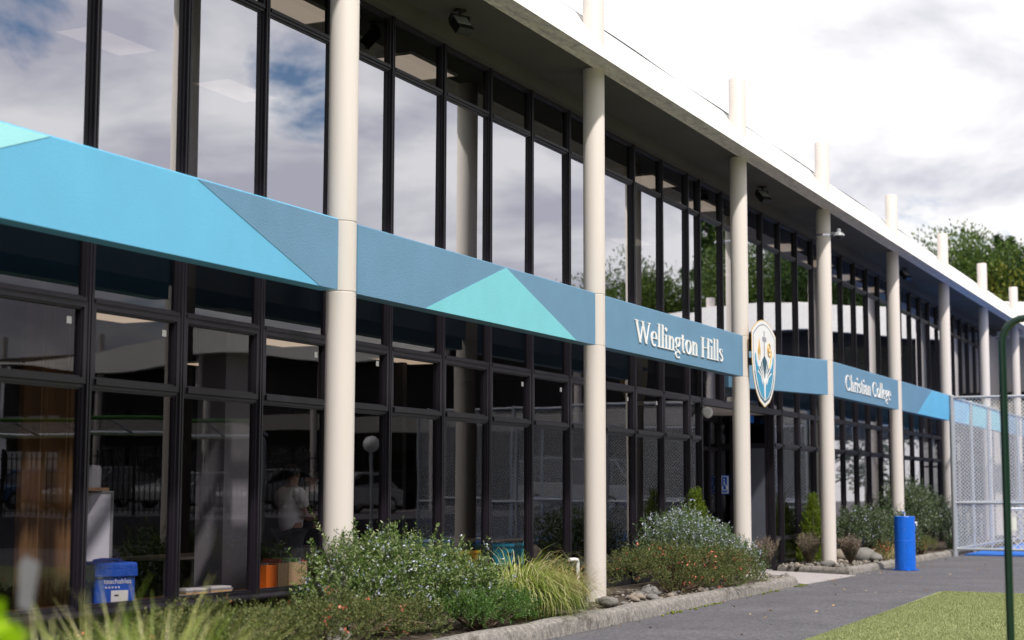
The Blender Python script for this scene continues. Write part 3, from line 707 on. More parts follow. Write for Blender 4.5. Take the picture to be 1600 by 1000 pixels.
# ------------------------------------------------------------------ lamps and camera under the eaves
def floodlight(x, y, rz, label):
    t = empty('floodlight', (x, y, 7.21), rz, label, 'floodlight', 'black floodlights under the eaves')
    t.scale = (.85, .85, .85)
    MB().box(-.07, .07, -.05, .05, -.03, 0).build('mount_plate', M['black'], t)
    MB().tube([(0, 0, -.02), (0, 0, -.10)], .025, 8).build('stem', M['black'], t)
    Mx = Matrix.Translation((0, -.03, -.22)) @ Matrix.Rotation(R(-42), 4, 'X')
    mb = MB(); mb.box(-.13, .13, -.05, .05, -.17, .17, 0, Mx)
    for k in range(6): mb.box(-.12 + k * .045, -.105 + k * .045, .05, .085, -.14, .14, 0, Mx)
    h = mb.build('lamp_body', M['black'], t); bevel(h, .012)
    MB().box(-.11, .11, -.058, -.048, -.06, .15, 0, Mx).build('lens', M['grey'], t)
    mb = MB(); mb.box(-.155, -.135, -.02, .02, -.16, -.08); mb.box(.135, .155, -.02, .02, -.16, -.08); mb.box(-.155, .155, -.02, .02, -.095, -.08); mb.build('yoke', M['black'], t)
floodlight(16.6, .36, -.5, 'largest black floodlight under the eaves, between the two nearest columns')
floodlight(28.95, .37, -.5, 'black floodlight under the eaves just right of the third full column')
floodlight(41.2, .3, -.5, 'smallest black floodlight under the eaves, right of the fifth column')
t = empty('security_camera', (COLX[4], 0, 6.72), R(8), 'grey dome security camera clamped to a column under the eaves', 'security camera')
MB().lathe([(.150, -.05), (.158, -.05), (.158, -.015), (.150, -.015)], 32).build('clamp_band', M['chrome'], t)
MB().box(.03, .10, -.22, -.155, -.02, .04).build('arm', M['grey'], t)
MB().lathe([(.02, .11), (.04, .10), (.045, .04), (.09, .015), (.115, -.02), (.12, -.04), (.08, -.045)], 24, (.07, -.30, 0)).build('cap', M['grey'], t)
MB().lathe([(.075, -.045), (.07, -.08), (.045, -.105), (0.0, -.115)], 20, (.07, -.30, 0)).build('dome', M['black'], t)
MB().box(.05, .09, -.29, -.221, .0, .04).build('arm_joint', M['grey'], t)
t = empty('wall_lamp', (26.93, .80, 2.93), 0, 'small round white lamp at the left edge of the entrance', 'lamp')
MB().tube([(0, .08, .06), (0, -.02, .04)], .03, 10).build('arm', M['grey'], t)
MB().lathe([(.02, .08), (.07, .04), (.105, -.02), (.10, -.06)], 20).build('shade', M['white'], t, rot=(R(60), 0, R(-30)))
t = empty('emergency_sign', (E1 - .35, 1.30, 3.06), 0, 'small blue sign box hanging from the entrance ceiling', 'sign')
MB().box(-.14, .14, -.05, .05, -.16, -.02).build('sign_box', M['barrel'], t); MB().box(-.02, .02, -.02, .02, -.02, 0.0).build('hanger', M['grey'], t)
# wheelchair sticker on the return glazing
t = empty('access_sticker', (E1 - .002, 1.93, 1.68), 0, 'blue and white wheelchair access sticker on the dark entrance glass', 'sticker')
MB().box(-.010, -.004, -.09, .09, -.19, .19).build('sticker', M['barrel'], t)
mb = MB()
mb.box(-.013, -.0105, .055, .08, -.17, .17); mb.box(-.013, -.0105, -.08, -.055, -.17, .17); mb.box(-.013, -.0105, -.055, .055, .155, .17); mb.box(-.013, -.0105, -.055, .055, -.17, -.155)
cpts = [(-.013, .0 + .045 * math.cos(a_), -.06 + .055 * math.sin(a_)) for a_ in [R(150 + 25 * i) for i in range(11)]]
mb.tube(cpts, .009, 6); mb.tube([(-.013, .01, .07), (-.013, .005, .0), (-.013, -.03, -.01), (-.013, -.045, -.08)], .011, 6); mb.lathe([(.0, -.018), (.016, 0), (0, .018)], 10, (-.013, .012, .10))
mb.build('symbol', M['white'], t)

# ------------------------------------------------------------------ drain pipe at the window
pp = MB().tube([(20.84, .80, .60), (20.95, .76, .60), (21.0, .75, .59), (21.02, .75, .56), (21.02, .75, .12)], .026, 10).build('drain_pipe', M['white']); tag(pp, 'white plastic elbow pipe coming out below the window sill by the second column', 'pipe')

# ------------------------------------------------------------------ blue drinking fountain
t = empty('drinking_fountain', (32.86, -1.30, 0), R(-25), 'bright blue cylindrical drinking fountain standing on the path', 'drinking fountain')
prof = [(.205, .0), (.205, .56), (.208, .565), (.208, .575), (.203, .58), (.203, 1.05), (.198, 1.06), (.15, 1.062), (.13, 1.045), (0, 1.04)]
MB().lathe(prof, 40).build('body', M['barrel'], t)
mb = MB(); mb.lathe([(.27, -.008), (.27, .010), (.0, .012)], 4); mb.build('base_plate', M['barrel'], t, rot=(0, 0, R(45)))
mb = MB(); mb.lathe([(.03, 1.05), (.022, 1.12), (.028, 1.13), (.028, 1.16), (0, 1.165)], 12); mb.tube([(0, 0, 1.13), (-.05, -.0, 1.16), (-.07, 0, 1.15)], .012, 8); mb.build('bubbler', M['chrome'], t)
mb = MB(); mb.tube([(.19, -.06, .93), (.27, -.09, .93)], .018, 8); mb.tube([(.27, -.09, .94), (.27, -.09, .87)], .014, 8); mb.build('side_tap', M['white'], t)
MB().box(.17, .225, -.10, .06, .78, .88).build('button_box', M['barrel'], t)
mb = MB()
for z in (.45, .60, .80, .98):
    for an in (215, 330, 250 if z in (.6,) else 332): mb.lathe([(.008, 0), (.006, .006), (0, .008)], 8, (.204 * math.cos(R(an)), .204 * math.sin(R(an)), z))
mb.build('rivet', M['chrome'], t)
MB().box(-.013, .013, -.210, -.200, .10, .50).build('seam_strip', M['barrel'], t, rot=(0, 0, R(-40)))

# ------------------------------------------------------------------ foliage tools
def quads(name, P, T, L, Wd, m, parent=None, up=None, curve=0.0):
    """rhombic leaves: base P, direction T"""
    n = len(P); T = T / np.linalg.norm(T, axis=1, keepdims=True)
    rv = rng.normal(size=(n, 3)) if up is None else up
    S = np.cross(T, rv); S /= np.linalg.norm(S, axis=1, keepdims=True) + 1e-9
    L = np.broadcast_to(np.asarray(L, float), (n,))[:, None]; Wd = np.broadcast_to(np.asarray(Wd, float), (n,))[:, None]
    V = np.stack([P, P + T * L * .45 + S * Wd * .5, P + T * L, P + T * L * .45 - S * Wd * .5], 1).reshape(-1, 3)
    me = bpy.data.meshes.new(name)
    me.vertices.add(4 * n); me.vertices.foreach_set('co', V.astype(np.float32).ravel())
    me.loops.add(4 * n); me.loops.foreach_set('vertex_index', np.arange(4 * n, dtype=np.int32))
    me.polygons.add(n); me.polygons.foreach_set('loop_start', np.arange(0, 4 * n, 4, dtype=np.int32)); me.polygons.foreach_set('loop_total', np.full(n, 4, np.int32))
    me.materials.append(m); me.update(calc_edges=True); me.validate()
    return link(name, me, parent)

def unit(a): return a / (np.linalg.norm(a, axis=1, keepdims=True) + 1e-9)

def shrub(name, root, blobs, label, cat, lm, n_sprig, sl=.16, nleaf=22, ll=.035, lw=.009, up=.5, droop=0.0, flower=None, nf=0, group=None, fs=.02, shell=.75, stems=26, swirl=.35):
    """blobs: ellipsoids (dx,dy,dz,rx,ry,rz) relative to root"""
    t = empty(name, root, 0, label, cat, group)
    B = np.array(blobs, float); vol = B[:, 3] * B[:, 4] + B[:, 3] * B[:, 5]
    idx = rng.choice(len(B), n_sprig, p=vol / vol.sum()); b = B[idx]
    d = unit(rng.normal(size=(n_sprig, 3))); d[:, 2] = np.where(d[:, 2] < -.35, -d[:, 2], d[:, 2])
    rad = np.where(rng.random(n_sprig) < shell, rng.uniform(.72, 1.0, n_sprig), rng.uniform(.2, .8, n_sprig))
    rad *= 1 + .10 * np.sin(d[:, 0] * 7 + idx) * np.cos(d[:, 1] * 6 + d[:, 2] * 5)
    C = b[:, :3] + d * b[:, 3:] * rad[:, None]
    C[:, 2] = np.maximum(C[:, 2], .02)
    D = unit(unit(d / b[:, 3:]) + np.array([0, 0, up]) + rng.normal(size=(n_sprig, 3)) * swirl)
    if droop:
        m_ = rng.random(n_sprig) < droop; D[m_] = unit(unit(d[m_] * np.array([1, 1, .0])) * .35 + np.array([0, 0, -1.0]) + rng.normal(size=(m_.sum(), 3)) * .2)
    SLn = sl * rng.uniform(.6, 1.35, n_sprig)
    if nf > 200: SLn[(rng.random(n_sprig) < .05) & (d[:, 2] > .1)] *= 1.6
    u = np.tile(np.linspace(.02, 1, nleaf), n_sprig); si = np.repeat(np.arange(n_sprig), nleaf)
    bend = rng.normal(size=(n_sprig, 3)) * .25 + np.array([0, 0, .15 - .5 * droop])
    P = C[si] + (D[si] * u[:, None] + bend[si] * (u ** 2)[:, None] * .6) * SLn[si][:, None]
    tang = unit(D[si] + bend[si] * 1.2 * u[:, None]); rr = rng.normal(size=P.shape); rad_ = unit(np.cross(tang, rr))
    T = unit(tang * rng.uniform(.45, .9, len(P))[:, None] + rad_)
    quads('foliage', P, T, ll * rng.uniform(.7, 1.25, len(P)), lw, lm, t)
    if flower is not None and nf:
        k = rng.integers(0, len(P), nf * 3)
        ok = (C[si[k]][:, 2] > .08); k = k[ok][:nf]
        Pf = np.repeat(P[k] + T[k] * ll * .6, 3, 0) + rng.normal(size=(len(k) * 3, 3)) * fs * .35
        quads('blossom', Pf, unit(rng.normal(size=Pf.shape) + np.array([0, -.3, .3])), fs * rng.uniform(.7, 1.3, len(Pf)), fs * .8, flower, t)
    mb = MB()
    for q in rng.choice(n_sprig, min(stems, n_sprig), replace=False):
        e = Vector(C[q]); s = Vector((e.x * .15, e.y * .15, 0)); mid = s.lerp(e, .55) + Vector((0, 0, .12 * e.length))
        mb.tube([s, s.lerp(mid, .5) + Vector(rng.normal(size=3) * .015), mid, mid.lerp(e, .5), e], [.011, .010, .008, .006, .004], 5, cap=False)
    mb.build('stem', M['twig'], t)
    return t

def grass(name, root, n, length, spread, lm, label, cat, group=None, lean=(0, 0), wid=.008, droop=1.0):
    t = empty(name, root, 0, label, cat, group)
    seg = 6
    an = rng.uniform(0, 2 * np.pi, n); r0 = rng.uniform(0, .10, n) * spread * 3
    base = np.stack([r0 * np.cos(an), r0 * np.sin(an), np.zeros(n)], 1)
    el = rng.uniform(.35, 1.0, n) ** .7 * np.pi / 2; an2 = an + rng.normal(size=n) * .5
    hd = np.stack([np.cos(an2) + lean[0], np.sin(an2) + lean[1], np.zeros(n)], 1); hd = unit(hd)
    Ln = length * rng.uniform(.55, 1.15, n); dr = rng.uniform(.5, 1.3, n) * droop
    S = np.cross(hd, [0, 0, 1.0]); V = np.zeros((n, seg + 1, 2, 3)); p = base.copy(); ang = el.copy()
    for k in range(seg + 1):
        w = wid * (1 - (k / seg) ** 1.6) * .5 + .0004
        V[:, k, 0] = p - S * w; V[:, k, 1] = p + S * w
        p = p + (hd * np.cos(ang)[:, None] + np.array([0, 0, 1.0]) * np.sin(ang)[:, None]) * (Ln / seg)[:, None]
        ang = ang - dr * (.15 + .16 * k)
        p[:, 2] = np.maximum(p[:, 2], .015)
    V = V.reshape(-1, 3); f = []
    b0 = np.arange(n) * (seg + 1) * 2
    F = np.concatenate([np.stack([b0 + 2 * k, b0 + 2 * k + 1, b0 + 2 * k + 3, b0 + 2 * k + 2], 1) for k in range(seg)])
    me = bpy.data.meshes.new('blades'); m_ = len(F)
    me.vertices.add(len(V)); me.vertices.foreach_set('co', V.astype(np.float32).ravel())
    me.loops.add(4 * m_); me.loops.foreach_set('vertex_index', F.astype(np.int32).ravel())
    me.polygons.add(m_); me.polygons.foreach_set('loop_start', np.arange(0, 4 * m_, 4, dtype=np.int32)); me.polygons.foreach_set('loop_total', np.full(m_, 4, np.int32))
    me.polygons.foreach_set('use_smooth', np.ones(m_, bool))
    me.materials.append(lm); me.update(calc_edges=True); me.validate()
    link('leaf_blade', me, t); 
    MB().lathe([(.06, 0), (.05, .04), (.02, .07), (0, .075)], 10).build('crown', M['twig'], t)
    return t

# ------------------------------------------------------------------ garden plants
RB = 0.12
shrub('rosemary_bush', (14.32, -.20, RB), [(-1.0, .0, .34, .50, .42, .34), (-.40, .0, .42, .55, .45, .38), (.20, -.02, .40, .55, .48, .36), (.75, -.05, .36, .50, .50, .34), (1.05, -.15, .28, .45, .42, .28), (-1.1, .05, .62, .20, .22, .26), (-.62, .05, .70, .18, .18, .22), (-.1, .0, .66, .2, .2, .2), (.55, 0, .60, .15, .16, .2)],
      'large sprawling rosemary bush with pale blue flowers round the foot of the nearest column', 'rosemary', LF['rosemary'], 1500, .21, 30, .042, .014, .7, .12, LF['blueflower'], 1000, fs=.024, stems=60)
shrub('rosemary_bush', (23.9, .05, RB), [(-1.1, .0, .62, .55, .45, .42), (-.4, .0, .66, .65, .45, .44), (.35, 0, .52, .65, .5, .42), (1.05, -.1, .36, .50, .5, .36), (1.45, -.35, .22, .3, .35, .30)],
      'domed rosemary bush covered in pale flowers left of the third column', 'rosemary', LF['rosemary_dark'], 1500, .16, 24, .036, .010, .6, .22, LF['blueflower'], 1500, fs=.024, stems=50)
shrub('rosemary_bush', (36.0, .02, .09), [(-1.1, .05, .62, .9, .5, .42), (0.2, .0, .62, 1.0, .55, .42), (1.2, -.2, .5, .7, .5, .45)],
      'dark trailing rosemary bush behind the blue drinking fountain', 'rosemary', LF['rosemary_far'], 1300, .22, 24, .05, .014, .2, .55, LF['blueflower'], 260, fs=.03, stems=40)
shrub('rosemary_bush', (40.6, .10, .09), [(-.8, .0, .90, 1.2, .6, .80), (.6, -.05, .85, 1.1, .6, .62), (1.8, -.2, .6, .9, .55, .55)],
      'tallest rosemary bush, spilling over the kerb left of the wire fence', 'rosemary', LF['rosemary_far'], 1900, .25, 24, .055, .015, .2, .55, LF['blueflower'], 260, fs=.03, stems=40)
def low_shrub(root, blobs, label, n, nf, lm='low', ll=.024, lw=.011, sl=.11):
    return shrub('low_shrub', root, blobs, label, 'shrub', LF[lm], n, sl, 20, ll, lw, .9, 0, LF['redflower'] if nf else None, nf, fs=.035, stems=40, swirl=.5)
low_shrub((12.0, -.75, RB), [(-.9, 0, .20, .7, .4, .20), (-.1, 0, .24, .7, .4, .22), (.7, .0, .20, .6, .4, .22), (1.35, -.05, .17, .5, .36, .20), (.3, .05, .40, .12, .12, .12)], 'low olive shrub with coral flowers in front of the nearest rosemary', 1500, 34)
low_shrub((10.0, -.75, RB), [(-.8, 0, .18, .7, .42, .22), (.0, 0, .24, .6, .42, .24), (.8, .0, .22, .6, .4, .22), (.45, .1, .42, .16, .14, .13)], 'soft olive shrub along the bottom edge left of the first column', 1300, 10)
low_shrub((22.05, -.35, RB), [(-1.2, .2, .30, .6, .4, .30), (-.3, .05, .34, .6, .45, .32), (.5, -.05, .28, .65, .46, .30), (1.2, -.15, .26, .65, .45, .30), (1.9, -.2, .24, .55, .42, .28), (1.0, -.38, .10, .7, .28, .18), (1.9, -.40, .08, .6, .22, .18), (.1, -.15, .12, .8, .35, .16)], 'low bushy shrub dotted with coral flowers below the domed rosemary', 2500, 120)
low_shrub((15.25, -.62, RB), [(-.5, 0, .16, .5, .35, .20), (.2, 0, .15, .5, .34, .20), (.8, .05, .12, .4, .28, .15), (2.2, .0, .05, .35, .18, .07)], 'bright green needle ground cover spilling over the kerb', 1000, 0, 'juniper', .032, .008, .13)
low_shrub((35.6, -.35, .09), [(-.4, 0, .14, .5, .22, .16), (.5, 0, .12, .5, .22, .14)], 'small coral flowered shrub behind the drinking fountain', 300, 60)
low_shrub((38.9, -.42, .09), [(-.7, 0, .16, .6, .24, .18), (.4, 0, .16, .7, .24, .18)], 'brownish low shrub between the fountain and the wire fence', 420, 10)
grass('ornamental_grass', (16.85, -.36, RB), 1500, 1.12, 1.0, LF['sedge'], 'lime green ornamental grass arching over the kerb', 'grass plant', lean=(.55, -.65), wid=.010, droop=1.35)
grass('ornamental_grass', (18.45, -.12, RB), 700, .74, .8, LF['sedge_brown'], 'bronze tinged ornamental grass at the foot of the second column', 'grass plant', lean=(.1, -.2), wid=.009, droop=.7)
grass('ornamental_grass', (35.3, -.45, .09), 420, .45, 1.0, LF['straw'], 'pale straw coloured grass tuft beside the boulders', 'grass plant', wid=.012, droop=1.2)
grass('ornamental_grass', (43.1, -.45, .09), 160, .9, .8, LF['juniper'], 'green strappy grass clump against the wire fence post', 'grass plant', wid=.02, droop=.5)
def lavender(root, h, label):
    t = empty('lavender_bush', root, 0, label, 'lavender', 'dry lavender bushes')
    n = 150; an = rng.uniform(0, 2 * np.pi, n); sp = np.sqrt(rng.random(n)) * .55
    D = unit(np.stack([np.cos(an) * sp, np.sin(an) * sp, np.ones(n)], 1)); Ln = h * rng.uniform(.6, 1.05, n)
    mb = MB()
    for i in range(n):
        e = Vector(D[i] * Ln[i]); mb.tube([Vector(D[i] * .02), e * .5 + Vector(rng.normal(size=3) * .012), e], [.005, .0035, .0025], 4, cap=False)
    mb.build('stem', M['twig'], t)
    u = rng.uniform(.25, .8, n * 12); si = np.repeat(np.arange(n), 12)
    quads('foliage', D[si] * (Ln[si] * u)[:, None] + rng.normal(size=(n * 12, 3)) * .012, unit(D[si] + rng.normal(size=(n * 12, 3)) * .6), .04, .010, LF['lavender_leaf'], t)
    u = rng.uniform(.74, 1.06, n * 14); si = np.repeat(np.arange(n), 14)
    quads('seed_head', D[si] * (Ln[si] * u)[:, None] + rng.normal(size=(n * 14, 3)) * .008, unit(D[si] + rng.normal(size=(n * 14, 3)) * .8), .030, .013, LF['lavender'], t)
lavender((27.60, .05, .12), .62, 'dry brown lavender bush right of the third column beside the entrance apron')
lavender((31.95, .42, .09), .62, 'dry brown lavender bush against the glass left of the fourth column')
lavender((32.75, -.22, .09), .56, 'dry brown lavender bush right of the fourth column foot')
lavender((26.0, .40, .12), .70, 'dry lavender tips showing behind the third column and rosemary')
def thuja(root, h, r, label):
    t = empty('conifer_shrub', root, 0, label, 'conifer', 'small golden conifers')
    n = 900; z = rng.random(n) ** 1.3 * h * .97; rr = r * (1 - z / h) ** .8 * rng.uniform(.3, 1.05, n); an = rng.uniform(0, 2 * np.pi, n)
    C = np.stack([rr * np.cos(an), rr * np.sin(an), z], 1); D = unit(np.stack([np.cos(an) * .45, np.sin(an) * .45, np.ones(n)], 1) + rng.normal(size=(n, 3)) * .2)
    si = np.repeat(np.arange(n), 12); u = np.tile(np.linspace(0, 1, 12), n)
    P = C[si] + D[si] * (u * .13)[:, None]; T = unit(D[si] + rng.normal(size=P.shape) * .5)
    quads('foliage', P, T, .035, .013, LF['thuja'], t)
    MB().tube([(0, 0, -.02), (0, 0, h * .8)], [.025, .008], 8).build('trunk', M['bark'], t)
thuja((25.65, .60, .12), 1.42, .42, 'small golden green conifer beside the entrance behind the domed rosemary')
thuja((33.1, .62, .09), 1.35, .36, 'small golden green conifer half hidden behind the fourth column')
# blurred foreground leaves
t = empty('broad_leaf_plant', (2.86, -5.62, 0), 0, 'bright lime broad leaved plant close to the lens at the lower left corner', 'plant')
n = 60; P = rng.normal(size=(n, 3)) * np.array([.03, .04, .05]) + np.array([-.04, .11, 1.17]); quads('foliage', P, unit(rng.normal(size=(n, 3)) * np.array([1, 1, .5]) + np.array([0, 0, .3])), .12, .08, LF['lime'], t)
mb = MB()
for k in range(9): mb.tube([(0.02 * k - .08, 0, 0), (.01 * k - .04, .02, .6), tuple(P[k])], [.012, .009, .005], 6)
mb.build('stem', M['twig'], t)
grass('ornamental_grass', (3.80, -5.02, 0.01), 1500, 1.23, .8, LF['sedge'], 'out of focus green and straw grass clump at the lower left', 'grass plant', wid=.013, droop=.42)
grass('ornamental_grass', (5.7, -3.80, 0.01), 1400, 1.11, .8, LF['sedge'], 'out of focus grass tips left of the olive shrub at the bottom edge', 'grass plant', wid=.012, droop=.45)
t = empty('garden_stake', (3.57, -5.02, 0), R(-65), 'out of focus white plastic plant tag at the lower left edge', 'plant tag')
MB().prism([(-.026, 1.22), (.012, 1.21), (.030, 1.345), (-.012, 1.365), (-.026, 1.34)], -.002, .002, 'y').build('tag_plate', mat('dull_plastic', (.13, .13, .145), .5), t); MB().tube([(0.0, .008, 0), (.0, .008, 1.3)], .004, 6).build('stake', M['twig'], t)

# ------------------------------------------------------------------ rocks
def rock_mesh(seed, sub=2):
    bm = bmesh.new(); bmesh.ops.create_icosphere(bm, subdivisions=sub, radius=1.0)
    r_ = random.Random(seed); ph = [r_.uniform(0, 6) for _ in range(6)]; pl = [Vector((r_.gauss(0, 1), r_.gauss(0, 1), r_.gauss(0, 1))).normalized() for _ in range(6)]
    for v in bm.verts:
        c = v.co.copy(); s = 1 + .10 * math.sin(c.x * 3 + ph[0]) + .08 * math.sin(c.y * 4 + ph[1]) + .07 * math.sin(c.z * 5 + ph[2]) + .05 * math.sin(9 * c.x + 7 * c.y + ph[3])
        for p in pl:
            d = c.dot(p)
            if d > .72: s *= 1 - (d - .72) * .6
        v.co = c * s
    me = bpy.data.meshes.new('rock'); bm.to_mesh(me); bm.free(); me.polygons.foreach_set('use_smooth', [True] * len(me.polygons)); return me
RM = [rock_mesh(i) for i in range(6)]
for i, m_ in enumerate(RM): m_.materials.append(M['rock'] if i % 3 else M['rock_tan'])
NR = {'n': 0}
def rock(x, y, zb, s, label, group=None, me=None):
    NR['n'] += 1
    o = link('rock', me or RM[NR['n'] % 6], None, (x, y, zb + s * .42)); o.scale = (s * random.uniform(.9, 1.3), s * random.uniform(.8, 1.1), s * random.uniform(.6, .8)); o.rotation_euler = (0, 0, random.uniform(0, 6))
    tag(o, label, 'rock', group); return o
rock(18.75, -.62, .14, .125, 'round grey rock on the kerb edge below the bronze grass', me=RM[1])
rock(20.6, -.30, .12, .105, 'larger pale grey rock right of the second column, upper left of its pair', me=RM[2])
rock(21.0, -.32, .12, .135, 'largest pale grey rock right of the second column', me=RM[4])
rock(20.15, -.50, .12, .09, 'tan rock just right of the foot of the second column', me=RM[0])
rock(34.2, -.10, .09, .27, 'biggest brown grey boulder between the lavender and the straw grass', me=RM[1])
rock(34.0, .22, .09, .24, 'tan boulder behind the biggest boulder near the fountain', me=RM[3])
rock(34.1, -.42, .09, .17, 'smooth dark boulder in front of the biggest boulder by the kerb', me=RM[4])
rock(34.75, -.28, .09, .16, 'small pale boulder at the right end of the boulder cluster', me=RM[2])
rock(34.8, .10, .09, .17, 'tan rock behind the boulder cluster near the straw grass', me=RM[0])
rock(31.35, -.12, .09, .13, 'dark rock at the left foot of the fourth column', me=RM[5])
for i in range(26):
    xx = random.uniform(19.2, 22.6); yy = random.uniform(-.72, -.22); rock(xx, yy, .12, random.uniform(.035, .075), 'fist sized stone scattered along the kerb right of the second column', 'stones right of the second column')
for i in range(12):
    xx = random.uniform(26.0, 27.05); rock(xx, random.uniform(-.55, .1), .11, random.uniform(.035, .07), 'small stone round the foot of the third column', 'stones by the third column')
for i in range(14):
    xx = random.uniform(30.9, 33.8); rock(xx, random.uniform(-.5, .6), .085, random.uniform(.04, .08), 'small stone in the far bed round the fourth column', 'stones in the far bed')
# fine gravel: stuff
def gravel(name, boxes, n, zb, smin, smax, gm=None):
    bm = bmesh.new(); bmesh.ops.create_icosphere(bm, subdivisions=1, radius=1.0); base = np.array([v.co[:] for v in bm.verts]); F = np.array([[v.index for v in f.verts] for f in bm.faces]); bm.free()
    V = []; Fs = []
    for i in range(n):
        bx = boxes[i % len(boxes)]; s = random.uniform(smin, smax); c = np.array([random.uniform(bx[0], bx[1]), random.uniform(bx[2], bx[3]), zb + s * .3])
        V.append(base * (s * rng.uniform(.6, 1.3, 3)) * rng.uniform(.85, 1.15, (len(base), 1)) + c); Fs.append(F + i * len(base))
    me = bpy.data.meshes.new(name); me.from_pydata(np.concatenate(V).tolist(), [], np.concatenate(Fs).tolist())
    gm = gm or leafmat('gravel_mix', [(0.08, .07, .06), (.17, .155, .135), (.26, .225, .18), (.36, .33, .30)], .9, 0.0, .2); me.materials.append(gm)
    o = link(name, me); return tag(o, kind='stuff')
gravel('gravel', [(17.9, 22.8, -.80, .5), (25.7, 26.8, -.62, .4), (26.8, 27.6, -.1, .6), (30.9, 35.2, -.58, .8)], 1500, .10, .012, .035)
gravel('leaf_litter', [(16, 27, -1.10, -.86), (28, 40, -1.05, -.8)], 160, .0, .004, .012)

moss = leafmat('moss', [(.07, .09, .015), (.13, .16, .02), (.20, .21, .05)], .9, 0.0, .2)
gravel('moss', [(19.2, 21.4, -1.10, -.98), (21.2, 21.9, -1.05, -.93), (23.6, 25.2, -.98, -.87), (26.3, 26.9, -.93, -.85), (19.6, 20.6, -.66, -.45)], 110, -.008, .010, .022, moss)
dead = leafmat('dead_leaf', [(.20, .10, .04), (.34, .22, .10), (.45, .36, .22)], .8, 0.0, .2)
n = 70; P = np.stack([rng.uniform(17, 38, n), -1.0 - rng.random(n) ** 2 * 3.0, np.full(n, .004)], 1)
o = quads('fallen_leaves', P, unit(rng.normal(size=(n, 3)) * np.array([1, 1, .25])), .05, .03, dead); tag(o, kind='stuff')

# artificial turf blades: stuff
n = 90000
X_ = rng.uniform(16.0, 25.6, n); Y_ = -3.42 - (25.6 - X_) * .0285 - rng.random(n) ** 1.3 * 2.3
sel = (X_ < 25.62 + (Y_ + 3.4) * .02); X_, Y_ = X_[sel], Y_[sel]
P = np.stack([X_, Y_, np.full(len(X_), .012)], 1); T = unit(rng.normal(size=P.shape) * .5 + np.array([0, 0, 1.0]))
g = quads('turf_blades', P, T, .034, .007, LF['turf']); tag(g, kind='stuff')

# ------------------------------------------------------------------ wire cage court at the right
CXF, CYL, CXR, CYR, CH = 40.75, -.86, 57.0, -12.0, 3.86
sheet('blue_court', [(41.2, -12.0), (57, -12.0), (57, -1.0), (41.2, -1.0)], .02, M['blue_turf'], base=-.010)
t = empty('cage_fence', (CXF, CYL, 0), 0, 'tall galvanised chain link cage round the blue court', 'fence')
def uvsheet(name, p0, p1, z0, z1, m, parent):
    me = bpy.data.meshes.new(name); a_, b_ = Vector(p0), Vector(p1); L_ = (b_ - a_).length
    me.from_pydata([(a_.x, a_.y, z0), (b_.x, b_.y, z0), (b_.x, b_.y, z1), (a_.x, a_.y, z1)], [], [(0, 1, 2, 3)])
    uv = me.uv_layers.new(name='UVMap')
    for i, c in enumerate(((0, z0), (L_, z0), (L_, z1), (0, z1))): uv.data[i].uv = c
    me.materials.append(m); return link(name, me, parent)
dx_, dy_ = CXR - CXF, CYR - CYL
uvsheet('chain_link_mesh', (0, 0), (0, dy_), .12, CH, M['chain'], t)
uvsheet('chain_link_mesh', (0, 0), (dx_, 0), .12, CH, M['chain'], t)
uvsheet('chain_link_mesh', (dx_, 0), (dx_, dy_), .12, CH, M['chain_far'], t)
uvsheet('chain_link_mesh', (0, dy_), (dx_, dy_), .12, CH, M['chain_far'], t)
def post(x, y, r=.045, h=CH + .06): MB().lathe([(r, -.012), (r, h - .02), (r * .7, h), (0, h + .005)], 14, (x, y, 0)).build('post', M['steel'], t)
for k in range(5): post(0, dy_ * k / 4, .065 if k == 0 else .045)
for k in range(1, 7): post(dx_ * k / 6, 0); post(dx_ * k / 6, dy_)
for k in range(1, 4): post(dx_, dy_ * k / 4)
def rail(p, q, r=.034): MB().tube([p, q], r, 10).build('rail', M['steel'], t)
for z in (CH, 1.28, .16):
    rail((0, 0, z), (0, dy_, z)); rail((0, 0, z), (dx_, 0, z)); rail((dx_, 0, z), (dx_, dy_, z)); rail((0, dy_, z), (dx_, dy_, z))
# soccer goal net inside
t = empty('goal', (43.4, -1.75, .02), R(8), 'small goal with knotted cream net inside the cage', 'goal')
for yy in (0, -2.6): MB().tube([(0, yy, 0), (0, yy, 1.1)], .03, 8).build('goal_post', M['white'], t)
MB().tube([(0, .03, 1.1), (0, -2.63, 1.1)], .03, 8).build('crossbar', M['white'], t)
uvsheet('net', (.6, 0), (.6, -2.6), 0, 1.08, M['net'], t); uvsheet('net', (0, 0), (.6, 0), 0, 1.08, M['net'], t); uvsheet('net', (0, -2.6), (.6, -2.6), 0, 1.08, M['net'], t)

# green arch near the camera and the bigger climbing frame (seen mirrored in the glass)
def arch(t, x0, y0, x1, y1, h, r, name, m):
    a_ = Vector((x0, y0, 0)); b_ = Vector((x1, y1, 0)); d = (b_ - a_).normalized(); c = .17; pts = [a_ - Vector((0, 0, .02)), a_ + Vector((0, 0, h - c))]
    for k in range(1, 7): pts.append(a_ + d * (c - c * math.cos(R(15 * k))) + Vector((0, 0, h - c + c * math.sin(R(15 * k)))))
    for k in range(6, 0, -1): pts.append(b_ - d * (c - c * math.cos(R(15 * k))) + Vector((0, 0, h - c + c * math.sin(R(15 * k)))))
    pts += [b_ + Vector((0, 0, h - c)), b_ - Vector((0, 0, .02))]
    return MB().tube(pts, r, 16).build(name, m, t)
t = empty('tube_arch', (11.99, -6.42, 0), 0, 'glossy dark green tubular arch standing on the turf at the right edge', 'arch')
arch(t, 0, 0, .35, -2.4, 2.79, .028, 'tube_frame', M['green'])
MB().box(.022, .050, -.055, -.02, 1.28, 1.37).build('net_clip', M['white'], t)
